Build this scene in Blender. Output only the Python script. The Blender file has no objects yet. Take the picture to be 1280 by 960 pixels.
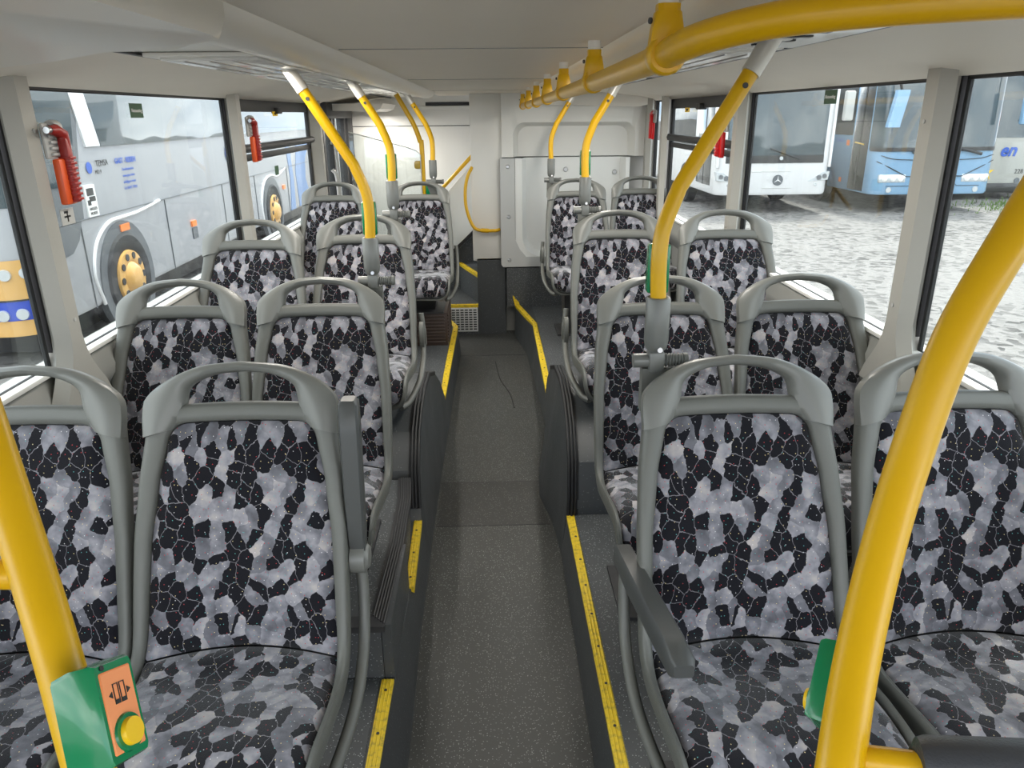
import bpy, bmesh, math, random
from mathutils import Vector, Matrix
random.seed(7)
C = bpy.context.scene
COL = C.collection
V = Vector
# ------------------------------------------------------------------ camera
cam = bpy.data.cameras.new('camera'); co = bpy.data.objects.new('camera', cam); COL.objects.link(co)
cam.sensor_width = 36; cam.lens = 924 / 1280 * 36; cam.clip_start = .02; cam.clip_end = 500
Rm = Matrix(((0.99942807, -0.01986251, 0.027368), (-0.03251843, -0.34245969, 0.9389696), (-0.00927786, -0.93932254, -0.34290973)))
mw = Matrix.Identity(4)
for i in range(3):
    mw[i][0] = Rm[i][0]; mw[i][1] = -Rm[i][1]; mw[i][2] = -Rm[i][2]
mw[2][3] = 1.75
co.matrix_world = mw
C.camera = co
C.view_settings.view_transform = 'Standard'; C.view_settings.look = 'None'
C.view_settings.gamma = 1; C.view_settings.use_curve_mapping = False
C.view_settings.exposure = 2.5
C.cycles.max_bounces = 10; C.cycles.diffuse_bounces = 6; C.cycles.transparent_max_bounces = 16
C.cycles.caustics_reflective = False; C.cycles.caustics_refractive = False
# ------------------------------------------------------------------ world: bright broken cloud
w = bpy.data.worlds.new('sky'); C.world = w; w.use_nodes = True
nt = w.node_tree; nt.nodes.clear()
def N(t, typ, **k):
    n = t.nodes.new(typ)
    for a, b in k.items(): setattr(n, a, b)
    return n
out = N(nt, 'ShaderNodeOutputWorld'); bg = N(nt, 'ShaderNodeBackground'); bg.inputs[1].default_value = 1.0
tc = N(nt, 'ShaderNodeTexCoord'); mp = N(nt, 'ShaderNodeMapping'); mp.inputs['Scale'].default_value = (1, 1, 2.6)
no = N(nt, 'ShaderNodeTexNoise'); no.inputs['Scale'].default_value = 2.3; no.inputs['Detail'].default_value = 8; no.inputs['Roughness'].default_value = .55
cr = N(nt, 'ShaderNodeValToRGB')
cr.color_ramp.elements[0].position = .36; cr.color_ramp.elements[0].color = (.34, .43, .56, 1)
cr.color_ramp.elements[1].position = .62; cr.color_ramp.elements[1].color = (1.0, 1.0, 1.0, 1)
e = cr.color_ramp.elements.new(.48); e.color = (.50, .53, .58, 1)
nt.links.new(tc.outputs['Generated'], mp.inputs[0]); nt.links.new(mp.outputs[0], no.inputs[0]); nt.links.new(no.outputs[0], cr.inputs[0])
nt.links.new(cr.outputs[0], bg.inputs[0]); nt.links.new(bg.outputs[0], out.inputs[0])
sun = bpy.data.lights.new('sun', 'SUN'); sun.energy = 1.0; sun.angle = math.radians(8); sun.color = (1, .96, .9)
so = bpy.data.objects.new('sun', sun); COL.objects.link(so); so.rotation_euler = (math.radians(-22), math.radians(14), 0)

# ------------------------------------------------------------------ materials
def mat(name, col, rough=.5, metal=0, bump=0, bscale=300, var=0, vscale=6, spec=.5, coat=0, sheen=0, emit=None, estr=0):
    m = bpy.data.materials.new(name); m.use_nodes = True; t = m.node_tree; b = t.nodes['Principled BSDF']
    b.inputs['Base Color'].default_value = (*col, 1); b.inputs['Roughness'].default_value = rough; b.inputs['Metallic'].default_value = metal
    b.inputs['Specular IOR Level'].default_value = spec; b.inputs['Coat Weight'].default_value = coat; b.inputs['Sheen Weight'].default_value = sheen
    if emit: b.inputs['Emission Color'].default_value = (*emit, 1); b.inputs['Emission Strength'].default_value = estr
    c = N(t, 'ShaderNodeTexCoord')
    if bump:
        n = N(t, 'ShaderNodeTexNoise'); n.inputs['Scale'].default_value = bscale; n.inputs['Detail'].default_value = 3
        t.links.new(c.outputs['Object'], n.inputs[0])
        bp = N(t, 'ShaderNodeBump'); bp.inputs['Strength'].default_value = bump; bp.inputs['Distance'].default_value = .002
        t.links.new(n.outputs[0], bp.inputs['Height']); t.links.new(bp.outputs[0], b.inputs['Normal'])
    n2 = N(t, 'ShaderNodeTexNoise'); n2.inputs['Scale'].default_value = vscale; n2.inputs['Detail'].default_value = 5
    t.links.new(c.outputs['Object'], n2.inputs[0])
    mx = N(t, 'ShaderNodeMix', data_type='RGBA'); mx.inputs[0].default_value = 1
    v = max(var, .02)
    mx.inputs[6].default_value = (*[k * (1 - v) for k in col], 1); mx.inputs[7].default_value = (*[min(1, k * (1 + v)) for k in col], 1)
    t.links.new(n2.outputs[0], mx.inputs[0]); t.links.new(mx.outputs[2], b.inputs['Base Color'])
    return m
M = {}
M['frame'] = mat('grey_seat_plastic', (.125, .128, .115), .42, bump=.25, bscale=700, var=.06)
M['armpad'] = mat('dark_grey_armrest', (.065, .068, .066), .4, bump=.1, bscale=600)
M['handle'] = mat('grey_handle_plastic', (.165, .168, .154), .33, bump=.08, bscale=700)
M['dark'] = mat('dark_plastic', (.03, .03, .032), .5, bump=.2, bscale=500)
M['black'] = mat('black_rubber', (.012, .012, .013), .55)
M['wall'] = mat('wall_panel', (.36, .355, .33), .5, bump=.15, bscale=500, var=.03)
M['pillar'] = mat('pillar_paint', (.37, .36, .325), .45, var=.03)
M['sill'] = mat('sill_panel', (.27, .27, .25), .5, bump=.3, bscale=300)
M['ceil'] = mat('ceiling_panel', (.78, .73, .65), .6, bump=.3, bscale=350, var=.02)
M['cove'] = mat('cove_plastic', (.76, .73, .67), .38, var=.02)
M['cover'] = mat('lamp_cover', (.74, .74, .72), .18, var=.02)
M['white'] = mat('white_panel', (.76, .75, .71), .35, var=.02)
M['whiteplate'] = mat('white_plate', (.78, .79, .77), .4, var=.02)
M['greyplate'] = mat('grey_plate', (.52, .53, .52), .4, var=.02)
M['yellow'] = mat('yellow_paint', (.70, .40, .0), .32, var=.03, coat=.0)
M['green'] = mat('green_plastic', (.0, .20, .07), .22, coat=.4)
M['orange'] = mat('orange_label', (.95, .33, .12), .5)
M['btn'] = mat('yellow_button', (.92, .58, .01), .35)
M['metal'] = mat('steel', (.55, .55, .55), .3, metal=1)
M['sleeve'] = mat('cast_aluminium', (.62, .60, .55), .35, metal=.3)
M['socket'] = mat('grey_metal_socket', (.15, .155, .145), .34, metal=.1)
M['hamorange'] = mat('orange_plastic', (.75, .10, .02), .35)
M['hamred'] = mat('red_plastic', (.62, .01, .012), .3)
M['hamdark'] = mat('dark_red_plastic', (.30, .015, .01), .35)
M['ltgrey'] = mat('light_grey_plastic', (.45, .45, .43), .4)
M['pad'] = mat('grey_padded_rail', (.045, .048, .055), .45, bump=.3, bscale=500)
M['brown'] = mat('brown_louvre', (.05, .032, .025), .5)
M['buswhite'] = mat('bus_white_paint', (.72, .72, .72), .22, var=.03, coat=.5, vscale=1.5)
M['coachwhite'] = mat('coach_silver_white_paint', (.44, .45, .47), .22, var=.04, coat=.4, vscale=1.2)
M['busblue'] = mat('bus_blue_paint', (.22, .38, .55), .25, var=.03, coat=.4)
M['buscream'] = mat('bus_cream_paint', (.50, .49, .45), .3, var=.03)
M['busblack'] = mat('bus_black_trim', (.02, .02, .022), .3)
M['busgrey'] = mat('bus_grey_panel', (.10, .11, .12), .35)
M['gold'] = mat('gold_paint', (.62, .36, .11), .3, var=.06)
M['royal'] = mat('blue_stripe_paint', (.02, .06, .42), .3)
M['swirl'] = mat('pale_blue_paint', (.12, .22, .42), .3)
M['lampglass'] = mat('headlamp_glass', (.62, .66, .68), .08, metal=.5)
M['amber'] = mat('amber_lens', (.85, .22, .04), .3)
M['tyre'] = mat('tyre', (.025, .026, .028), .8)
M['printblue'] = mat('blue_print', (.03, .10, .45), .5)
M['printblack'] = mat('black_print', (.01, .01, .01), .5)
M['printwhite'] = mat('white_print', (.8, .8, .78), .5)
M['signgreen'] = mat('sign_green', (.01, .07, .02), .5)
M['busdirty'] = mat('red_truck_paint', (.5, .04, .03), .4)
M['sunny'] = mat('yellow_machine_paint', (.75, .5, .02), .4)
M['leaf'] = mat('foliage', (.06, .12, .03), .7, var=.4, vscale=3)
M['bark'] = mat('bark', (.08, .06, .04), .8)
M['grass'] = mat('grass_blades', (.12, .20, .04), .7, var=.3)

def glass(name, tint=(.93, .96, .95), gl=.06, dirt=.0):
    m = bpy.data.materials.new(name); m.use_nodes = True; t = m.node_tree; t.nodes.clear()
    o = N(t, 'ShaderNodeOutputMaterial'); tr = N(t, 'ShaderNodeBsdfTransparent'); tr.inputs[0].default_value = (*tint, 1)
    g = N(t, 'ShaderNodeBsdfGlossy'); g.inputs['Roughness'].default_value = .02
    f = N(t, 'ShaderNodeLayerWeight'); f.inputs[0].default_value = .25
    mm = N(t, 'ShaderNodeMath', operation='MULTIPLY_ADD'); mm.inputs[1].default_value = .13; mm.inputs[2].default_value = gl * .4
    t.links.new(f.outputs['Fresnel'], mm.inputs[0])
    mx = N(t, 'ShaderNodeMixShader'); t.links.new(mm.outputs[0], mx.inputs[0]); t.links.new(tr.outputs[0], mx.inputs[1]); t.links.new(g.outputs[0], mx.inputs[2])
    last = mx
    if dirt:
        d = N(t, 'ShaderNodeBsdfDiffuse'); d.inputs[0].default_value = (.7, .72, .74, 1)
        c = N(t, 'ShaderNodeTexCoord'); mp = N(t, 'ShaderNodeMapping'); mp.inputs['Scale'].default_value = (20, 20, 1.5)
        n = N(t, 'ShaderNodeTexNoise'); n.inputs['Scale'].default_value = 2.5; n.inputs['Detail'].default_value = 8
        t.links.new(c.outputs['Object'], mp.inputs[0]); t.links.new(mp.outputs[0], n.inputs[0])
        r = N(t, 'ShaderNodeMapRange'); r.inputs[1].default_value = .45; r.inputs[2].default_value = .8; r.inputs[3].default_value = dirt * .4; r.inputs[4].default_value = dirt * 2.4
        t.links.new(n.outputs[0], r.inputs[0])
        m2 = N(t, 'ShaderNodeMixShader'); t.links.new(r.outputs[0], m2.inputs[0]); t.links.new(last.outputs[0], m2.inputs[1]); t.links.new(d.outputs[0], m2.inputs[2]); last = m2
    t.links.new(last.outputs[0], o.inputs[0])
    return m
M['pane'] = glass('window_glass', gl=.03, dirt=.012)
M['clear'] = glass('clear_screen_glass', (.9, .93, .93), .2, dirt=.03)
def busglass(name, col, mix=.5):
    m = bpy.data.materials.new(name); m.use_nodes = True; t = m.node_tree; b = t.nodes['Principled BSDF']
    b.inputs['Base Color'].default_value = (*col, 1); b.inputs['Roughness'].default_value = .03; b.inputs['Specular IOR Level'].default_value = .5
    b.inputs['Coat Weight'].default_value = .55; b.inputs['Coat IOR'].default_value = 1.6; b.inputs['Coat Roughness'].default_value = .02
    c = N(t, 'ShaderNodeTexCoord'); n = N(t, 'ShaderNodeTexNoise'); n.inputs['Scale'].default_value = .9; n.inputs['Detail'].default_value = 1
    t.links.new(c.outputs['Object'], n.inputs[0])
    bp = N(t, 'ShaderNodeBump'); bp.inputs['Strength'].default_value = .3; bp.inputs['Distance'].default_value = .03
    t.links.new(n.outputs[0], bp.inputs['Height']); t.links.new(bp.outputs[0], b.inputs['Coat Normal']); t.links.new(bp.outputs[0], b.inputs['Normal'])
    return m
M['busglass'] = busglass('bus_window_glass', (.05, .07, .08))
M['busglassd'] = busglass('bus_window_dark_glass', (.015, .018, .02))

def fabric():
    m = bpy.data.materials.new('camouflage_plush'); m.use_nodes = True; t = m.node_tree; b = t.nodes['Principled BSDF']
    L = t.links.new
    uv = N(t, 'ShaderNodeUVMap'); uv.uv_map = 'UVMap'
    def warp(sc, amt, det=2, src=None):
        n = N(t, 'ShaderNodeTexNoise'); n.inputs['Scale'].default_value = sc; n.inputs['Detail'].default_value = det
        L(uv.outputs[0], n.inputs[0])
        s = N(t, 'ShaderNodeVectorMath', operation='SUBTRACT'); s.inputs[1].default_value = (.5, .5, .5); L(n.outputs['Color'], s.inputs[0])
        k = N(t, 'ShaderNodeVectorMath', operation='SCALE'); k.inputs['Scale'].default_value = amt; L(s.outputs[0], k.inputs[0])
        a = N(t, 'ShaderNodeVectorMath', operation='ADD'); L(k.outputs[0], a.inputs[0]); L((src or uv).outputs[0], a.inputs[1])
        return a
    w1 = warp(22, .030); w1 = warp(110, .007, 2, w1)
    mp = N(t, 'ShaderNodeMapping'); mp.inputs['Rotation'].default_value = (0, 0, .45); mp.inputs['Scale'].default_value = (1, .70, 1); L(w1.outputs[0], mp.inputs[0])
    vo = N(t, 'ShaderNodeTexVoronoi', voronoi_dimensions='2D'); vo.inputs['Scale'].default_value = 37; L(mp.outputs[0], vo.inputs[0])
    ve = N(t, 'ShaderNodeTexVoronoi', voronoi_dimensions='2D', feature='DISTANCE_TO_EDGE'); ve.inputs['Scale'].default_value = 37; L(mp.outputs[0], ve.inputs[0])
    sp = N(t, 'ShaderNodeSeparateColor'); L(vo.outputs['Color'], sp.inputs[0])
    nl = N(t, 'ShaderNodeTexNoise'); nl.inputs['Scale'].default_value = 28; nl.inputs['Detail'].default_value = 3; L(uv.outputs[0], nl.inputs[0])
    mixv = N(t, 'ShaderNodeMath', operation='MULTIPLY_ADD'); mixv.inputs[1].default_value = .35; L(sp.outputs[1], mixv.inputs[0]); L(nl.outputs[0], mixv.inputs[2])
    cr = N(t, 'ShaderNodeValToRGB'); el = cr.color_ramp.elements
    el[0].position = .40; el[0].color = (.10, .10, .115, 1); el[1].position = 1.0; el[1].color = (.45, .41, .40, 1)
    k = el.new(.62); k.color = (.17, .17, .195, 1); k = el.new(.80); k.color = (.30, .295, .325, 1)
    L(mixv.outputs[0], cr.inputs[0])
    bl = N(t, 'ShaderNodeMath', operation='LESS_THAN'); bl.inputs[1].default_value = .52; L(sp.outputs[0], bl.inputs[0])
    m1 = N(t, 'ShaderNodeMix', data_type='RGBA'); L(bl.outputs[0], m1.inputs[0]); L(cr.outputs[0], m1.inputs[6]); m1.inputs[7].default_value = (.0075, .0075, .011, 1)
    lt = N(t, 'ShaderNodeMath', operation='LESS_THAN'); lt.inputs[1].default_value = .022; L(ve.outputs['Distance'], lt.inputs[0])
    lb = N(t, 'ShaderNodeMath', operation='MULTIPLY'); L(lt.outputs[0], lb.inputs[0]); L(bl.outputs[0], lb.inputs[1])
    m2 = N(t, 'ShaderNodeMix', data_type='RGBA'); L(lb.outputs[0], m2.inputs[0]); L(m1.outputs[2], m2.inputs[6]); m2.inputs[7].default_value = (.21, .20, .22, 1)
    # coloured flecks
    vd = N(t, 'ShaderNodeTexVoronoi', voronoi_dimensions='2D'); vd.inputs['Scale'].default_value = 62; L(uv.outputs[0], vd.inputs[0])
    ld = N(t, 'ShaderNodeMath', operation='LESS_THAN'); ld.inputs[1].default_value = .06; L(vd.outputs['Distance'], ld.inputs[0])
    s2 = N(t, 'ShaderNodeSeparateColor'); L(vd.outputs['Color'], s2.inputs[0])
    c2 = N(t, 'ShaderNodeValToRGB'); c2.color_ramp.interpolation = 'CONSTANT'; q = c2.color_ramp.elements
    q[0].position = 0; q[0].color = (.5, .05, .06, 1); q[1].position = .3; q[1].color = (.75, .6, .3, 1)
    for p, c in ((.55, (.12, .4, .4)), (.75, (.7, .68, .7)),): k = q.new(p); k.color = (*c, 1)
    L(s2.outputs[1], c2.inputs[0])
    m3 = N(t, 'ShaderNodeMix', data_type='RGBA'); L(ld.outputs[0], m3.inputs[0]); L(m2.outputs[2], m3.inputs[6]); L(c2.outputs[0], m3.inputs[7])
    L(m3.outputs[2], b.inputs['Base Color'])
    b.inputs['Roughness'].default_value = .9; b.inputs['Sheen Weight'].default_value = .6; b.inputs['Sheen Roughness'].default_value = .4; b.inputs['Specular IOR Level'].default_value = .15
    nn = N(t, 'ShaderNodeTexNoise'); nn.inputs['Scale'].default_value = 900; L(uv.outputs[0], nn.inputs[0])
    bp = N(t, 'ShaderNodeBump'); bp.inputs['Strength'].default_value = .5; bp.inputs['Distance'].default_value = .001; L(nn.outputs[0], bp.inputs['Height']); L(bp.outputs[0], b.inputs['Normal'])
    return m
M['fabric'] = fabric()

def speckle(name, base, fleck, thr=.10, scale=150, rough=.45, patch=.3):
    m = bpy.data.materials.new(name); m.use_nodes = True; t = m.node_tree; b = t.nodes['Principled BSDF']; L = t.links.new
    c = N(t, 'ShaderNodeTexCoord')
    v = N(t, 'ShaderNodeTexVoronoi'); v.inputs['Scale'].default_value = scale; L(c.outputs['Object'], v.inputs[0])
    s = N(t, 'ShaderNodeSeparateColor'); L(v.outputs['Color'], s.inputs[0])
    a = N(t, 'ShaderNodeMath', operation='LESS_THAN'); a.inputs[1].default_value = .42; L(v.outputs['Distance'], a.inputs[0])
    d = N(t, 'ShaderNodeMath', operation='LESS_THAN'); d.inputs[1].default_value = thr; L(s.outputs[0], d.inputs[0])
    mu = N(t, 'ShaderNodeMath', operation='MULTIPLY'); L(a.outputs[0], mu.inputs[0]); L(d.outputs[0], mu.inputs[1])
    n = N(t, 'ShaderNodeTexNoise'); n.inputs['Scale'].default_value = 3.5; n.inputs['Detail'].default_value = 7; n.inputs['Roughness'].default_value = .65; L(c.outputs['Object'], n.inputs[0])
    cm = N(t, 'ShaderNodeMix', data_type='RGBA'); cm.inputs[6].default_value = (*[k * (1 - patch) for k in base], 1); cm.inputs[7].default_value = (*[k * (1 + patch) for k in base], 1); L(n.outputs[0], cm.inputs[0])
    mx = N(t, 'ShaderNodeMix', data_type='RGBA'); L(mu.outputs[0], mx.inputs[0]); L(cm.outputs[2], mx.inputs[6]); mx.inputs[7].default_value = (*fleck, 1)
    L(mx.outputs[2], b.inputs['Base Color'])
    rr = N(t, 'ShaderNodeMapRange'); rr.inputs[3].default_value = rough - .12; rr.inputs[4].default_value = rough + .15; L(n.outputs[0], rr.inputs[0]); L(rr.outputs[0], b.inputs['Roughness'])
    n3 = N(t, 'ShaderNodeTexNoise'); n3.inputs['Scale'].default_value = 500; L(c.outputs['Object'], n3.inputs[0])
    bp = N(t, 'ShaderNodeBump'); bp.inputs['Strength'].default_value = .35; bp.inputs['Distance'].default_value = .001; L(n3.outputs[0], bp.inputs['Height']); L(bp.outputs[0], b.inputs['Normal'])
    return m
M['vinyl'] = speckle('speckled_aisle_vinyl', (.046, .048, .045), (.26, .27, .26), .13, 260, .45)
M['vinylp'] = speckle('speckled_platform_vinyl', (.066, .071, .074), (.30, .32, .32), .13, 240, .5)
M['vinyls'] = speckle('step_side_vinyl', (.058, .063, .066), (.14, .15, .15), .05, 200, .42, .2)
M['vinyld'] = speckle('dark_worn_vinyl', (.032, .033, .031), (.20, .20, .20), .10, 260, .45)
def gravel():
    m = bpy.data.materials.new('gravel'); m.use_nodes = True; t = m.node_tree; b = t.nodes['Principled BSDF']; L = t.links.new
    c = N(t, 'ShaderNodeTexCoord')
    v = N(t, 'ShaderNodeTexVoronoi'); v.inputs['Scale'].default_value = 11; L(c.outputs['Object'], v.inputs[0])
    s = N(t, 'ShaderNodeSeparateColor'); L(v.outputs['Color'], s.inputs[0])
    n = N(t, 'ShaderNodeTexNoise'); n.inputs['Scale'].default_value = .5; n.inputs['Detail'].default_value = 8; L(c.outputs['Object'], n.inputs[0])
    ad = N(t, 'ShaderNodeMath', operation='ADD'); L(s.outputs[0], ad.inputs[0]); L(n.outputs[0], ad.inputs[1])
    cr = N(t, 'ShaderNodeValToRGB'); cr.color_ramp.elements[0].position = .35; cr.color_ramp.elements[0].color = (.05, .047, .044, 1)
    cr.color_ramp.elements[1].position = 1.0; cr.color_ramp.elements[1].color = (.20, .19, .18, 1); L(ad.outputs[0], cr.inputs[0])
    L(cr.outputs[0], b.inputs['Base Color']); b.inputs['Roughness'].default_value = .9
    bp = N(t, 'ShaderNodeBump'); bp.inputs['Strength'].default_value = .8; bp.inputs['Distance'].default_value = .02; L(v.outputs['Distance'], bp.inputs['Height']); L(bp.outputs[0], b.inputs['Normal'])
    return m
M['gravel'] = gravel()
def nosing():
    m = bpy.data.materials.new('yellow_nosing'); m.use_nodes = True; t = m.node_tree; b = t.nodes['Principled BSDF']; L = t.links.new
    c = N(t, 'ShaderNodeTexCoord'); n = N(t, 'ShaderNodeTexNoise'); n.inputs['Scale'].default_value = 60; n.inputs['Detail'].default_value = 6; L(c.outputs['Object'], n.inputs[0])
    cr = N(t, 'ShaderNodeValToRGB'); cr.color_ramp.elements[0].position = .30; cr.color_ramp.elements[0].color = (.45, .32, .03, 1)
    cr.color_ramp.elements[1].position = .5; cr.color_ramp.elements[1].color = (.78, .56, .02, 1); L(n.outputs[0], cr.inputs[0]); L(cr.outputs[0], b.inputs['Base Color']); b.inputs['Roughness'].default_value = .5
    return m
M['nosing'] = nosing()

# ------------------------------------------------------------------ geometry helpers
def catmull(P, n=8, closed=False):
    P = [V(p) for p in P]; o = []; L = len(P)
    rng = range(L if closed else L - 1)
    for i in rng:
        a = P[(i - 1) % L] if (closed or i > 0) else P[0] * 2 - P[1]
        b = P[i]; c = P[(i + 1) % L]
        d = P[(i + 2) % L] if (closed or i + 2 < L) else P[-1] * 2 - P[-2]
        for k in range(n):
            t = k / n
            o.append(.5 * ((2 * b) + (c - a) * t + (2 * a - 5 * b + 4 * c - d) * t * t + (3 * b - a - 3 * c + d) * t ** 3))
    if not closed: o.append(P[-1])
    return o
class G:
    def __init__(s): s.v = []; s.f = []; s.uv = {}
    def grid(s, rows, cu=False, cv=False, cap=False, flip=False):
        b = len(s.v); nr = len(rows); nc = len(rows[0])
        for r in rows: s.v += [V(p) for p in r]
        for i in range(nr if cv else nr - 1):
            for j in range(nc if cu else nc - 1):
                a = b + i * nc + j; c = b + i * nc + (j + 1) % nc; d = b + ((i + 1) % nr) * nc + (j + 1) % nc; e = b + ((i + 1) % nr) * nc + j
                s.f.append((a, e, d, c) if flip else (a, c, d, e))
        if cap:
            s.f.append(tuple(b + j for j in range(nc))[::-1]); s.f.append(tuple(b + (nr - 1) * nc + j for j in range(nc)))
        return s
    def tube(s, P, r, n=12, smooth=0, cap=True):
        P = catmull(P, smooth) if smooth else [V(p) for p in P]
        rr = r if isinstance(r, (list, tuple)) else [r] * len(P)
        rows = []; up = None
        for i, p in enumerate(P):
            t = (P[min(i + 1, len(P) - 1)] - P[max(i - 1, 0)]).normalized()
            if up is None:
                up = V((0, 0, 1)) if abs(t.z) < .9 else V((0, 1, 0))
            u = (up - t * up.dot(t)).normalized(); w_ = t.cross(u); up = u
            rows.append([p + (u * math.cos(2 * math.pi * k / n) + w_ * math.sin(2 * math.pi * k / n)) * rr[i] for k in range(n)])
        return s.grid(rows, cu=True, cap=cap)
    def box(s, a, b, bev=0, seg=2, M3=None, o=None):
        bm = bmesh.new(); bmesh.ops.create_cube(bm, size=1)
        a = V(a); b = V(b); c = (a + b) / 2; d = b - a
        for v in bm.verts: v.co = V((v.co.x * d.x, v.co.y * d.y, v.co.z * d.z)) + c
        if bev: bmesh.ops.bevel(bm, geom=list(bm.edges), offset=bev, segments=seg, profile=.5, affect='EDGES')
        return s.add(bm, M3, o)
    def add(s, bm, M3=None, o=None):
        bm.verts.index_update(); k = len(s.v)
        for v in bm.verts:
            p = v.co.copy()
            if M3 is not None: p = M3 @ p
            if o is not None: p = p + V(o)
            s.v.append(p)
        for f in bm.faces: s.f.append(tuple(k + v.index for v in f.verts))
        bm.free(); return s
    def prism(s, poly, ax, a, b):
        # poly of 2-D points, extruded along axis ax from a to b
        def mk(p, t):
            return {'x': V((t, p[0], p[1])), 'y': V((p[0], t, p[1])), 'z': V((p[0], p[1], t))}[ax]
        return s.grid([[mk(p, a) for p in poly], [mk(p, b) for p in poly]], cu=True, cap=True)
    def lathe(s, prof, c, ax='x', n=28):
        rows = []
        for r, t in prof:
            row = []
            for k in range(n):
                q = 2 * math.pi * k / n; u, w_ = r * math.cos(q), r * math.sin(q)
                row.append(V(c) + {'x': V((t, u, w_)), 'y': V((u, t, w_)), 'z': V((u, w_, t))}[ax])
            rows.append(row)
        return s.grid(rows, cu=True, cap=True)
    def disc(s, c, n_, r, h, n=20, r2=None):
        c = V(c); n_ = V(n_).normalized(); a = V((0, 0, 1)) if abs(n_.z) < .9 else V((1, 0, 0)); u = a.cross(n_).normalized(); w_ = n_.cross(u)
        R = [(r, 0), (r2 or r, h)]
        return s.grid([[c + n_ * t + (u * math.cos(2 * math.pi * k / n) + w_ * math.sin(2 * math.pi * k / n)) * q for k in range(n)] for q, t in R], cu=True, cap=True)
    def build(s, name, m, parent=None, org=None, ang=40, uv=None, top=False):
        me = bpy.data.meshes.new(name)
        o_ = V(org) if org is not None else V((0, 0, 0))
        me.from_pydata([p - o_ for p in s.v], [], s.f); me.update()
        bm = bmesh.new(); bm.from_mesh(me); bmesh.ops.recalc_face_normals(bm, faces=bm.faces)
        if uv:
            bm.verts.ensure_lookup_table(); l = bm.loops.layers.uv.new('UVMap')
            for f in bm.faces:
                for lp in f.loops: lp[l].uv = uv[lp.vert.index]
        bm.to_mesh(me); bm.free()
        me.polygons.foreach_set('use_smooth', [True] * len(me.polygons)); me.set_sharp_from_angle(angle=math.radians(ang))
        me.materials.append(m if not isinstance(m, str) else M[m])
        ob = bpy.data.objects.new(name, me); COL.objects.link(ob)
        if parent: ob.parent = parent
        elif org is not None: ob.location = o_
        return ob
def tag(o, label=None, cat=None, group=None, kind=None):
    if label: o['label'] = label
    if cat: o['category'] = cat
    if group: o['group'] = group
    if kind: o['kind'] = kind
    return o
def empty(name, loc, label, cat, group=None):
    o = bpy.data.objects.new(name, None); COL.objects.link(o); o.location = loc; o.empty_display_size = .1
    return tag(o, label, cat, group)
def struct(g, name, m, parent=None, **k):
    o = g.build(name, m, parent, **k)
    if not parent: o['kind'] = 'structure'
    return o
def sempty(name):
    o = bpy.data.objects.new(name, None); COL.objects.link(o); o['kind'] = 'structure'; return o
def copy_tree(o, parent=None):
    c = o.copy(); COL.objects.link(c)
    if parent: c.parent = parent
    for ch in [x for x in ALL_CH.get(o.name, [])]: copy_tree(ch, c)
    return c
ALL_CH = {}
def note_children(root):
    ALL_CH[root.name] = [o for o in COL.objects if o.parent == root]
    for c in ALL_CH[root.name]: note_children(c)
def text(name, s, size, u, v, c, m, parent, org=(0, 0, 0), bold=0, ext=.001, align='CENTER', shear=0):
    """text lying in the plane spanned by u (reading direction) and v (up), centred at c"""
    cu = bpy.data.curves.new(name, 'FONT'); cu.body = s; cu.size = size; cu.extrude = ext; cu.align_x = align; cu.align_y = 'CENTER'; cu.offset = bold; cu.shear = shear; cu.resolution_u = 3
    ob = bpy.data.objects.new(name, cu); COL.objects.link(ob)
    bpy.context.view_layer.update()
    me = bpy.data.meshes.new_from_object(ob.evaluated_get(bpy.context.evaluated_depsgraph_get()))
    bpy.data.objects.remove(ob)
    u = V(u).normalized(); v = V(v).normalized(); n = u.cross(v); c = V(c) - V(org)
    for p in me.vertices: p.co = c + u * p.co.x + v * p.co.y + n * p.co.z
    me.materials.append(M[m]); o = bpy.data.objects.new(name, me); COL.objects.link(o); o.parent = parent
    return o

WX = 1.31
# ------------------------------------------------------------------ floor, platforms
g = G()
g.box((-1.3, -1.0, -.06), (1.3, 8.6, 0)); struct(g, 'floor', 'vinyl')
for i, (y, h) in enumerate(((2.92, .0015), (3.36, .0015), (5.45, .0015))):
    pass
def lerp(T, y, k):
    for a, b in zip(T, T[1:]):
        if y <= b[0]: return a[k] + (b[k] - a[k]) * max(0, min(1, (y - a[0]) / (b[0] - a[0])))
    return T[-1][k]
# Y, x at floor, x at top, height of the platform
RT = [(-1, .25, .292, .18), (2.69, .28, .302, .18), (2.691, .28, .305, .24), (2.74, .275, .308, .40), (2.86, .27, .31, .52), (3.0, .255, .312, .575), (3.19, .222, .312, .60), (3.45, .235, .312, .575), (3.7, .27, .312, .49), (3.9, .30, .312, .36), (4.0, .315, .312, .25), (4.8, .30, .318, .25), (5.42, .28, .322, .25), (5.98, .205, .212, .25), (6.0, .20, .21, .25)]
LT = [(-1, -.25, -.318, .18), (1.77, -.262, -.308, .18), (2.2, -.272, -.30, .18), (2.67, -.272, -.30, .18), (2.691, -.272, -.302, .24), (2.74, -.272, -.304, .38), (2.86, -.272, -.305, .50), (3.0, -.272, -.305, .55), (3.19, -.27, -.305, .57), (3.45, -.268, -.305, .55), (3.7, -.265, -.30, .47), (3.9, -.262, -.29, .35), (4.0, -.26, -.272, .22), (4.8, -.25, -.262, .22), (5.5, -.235, -.252, .22), (5.68, -.31, -.32, .22), (5.70, -.315, -.325, .22)]
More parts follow.
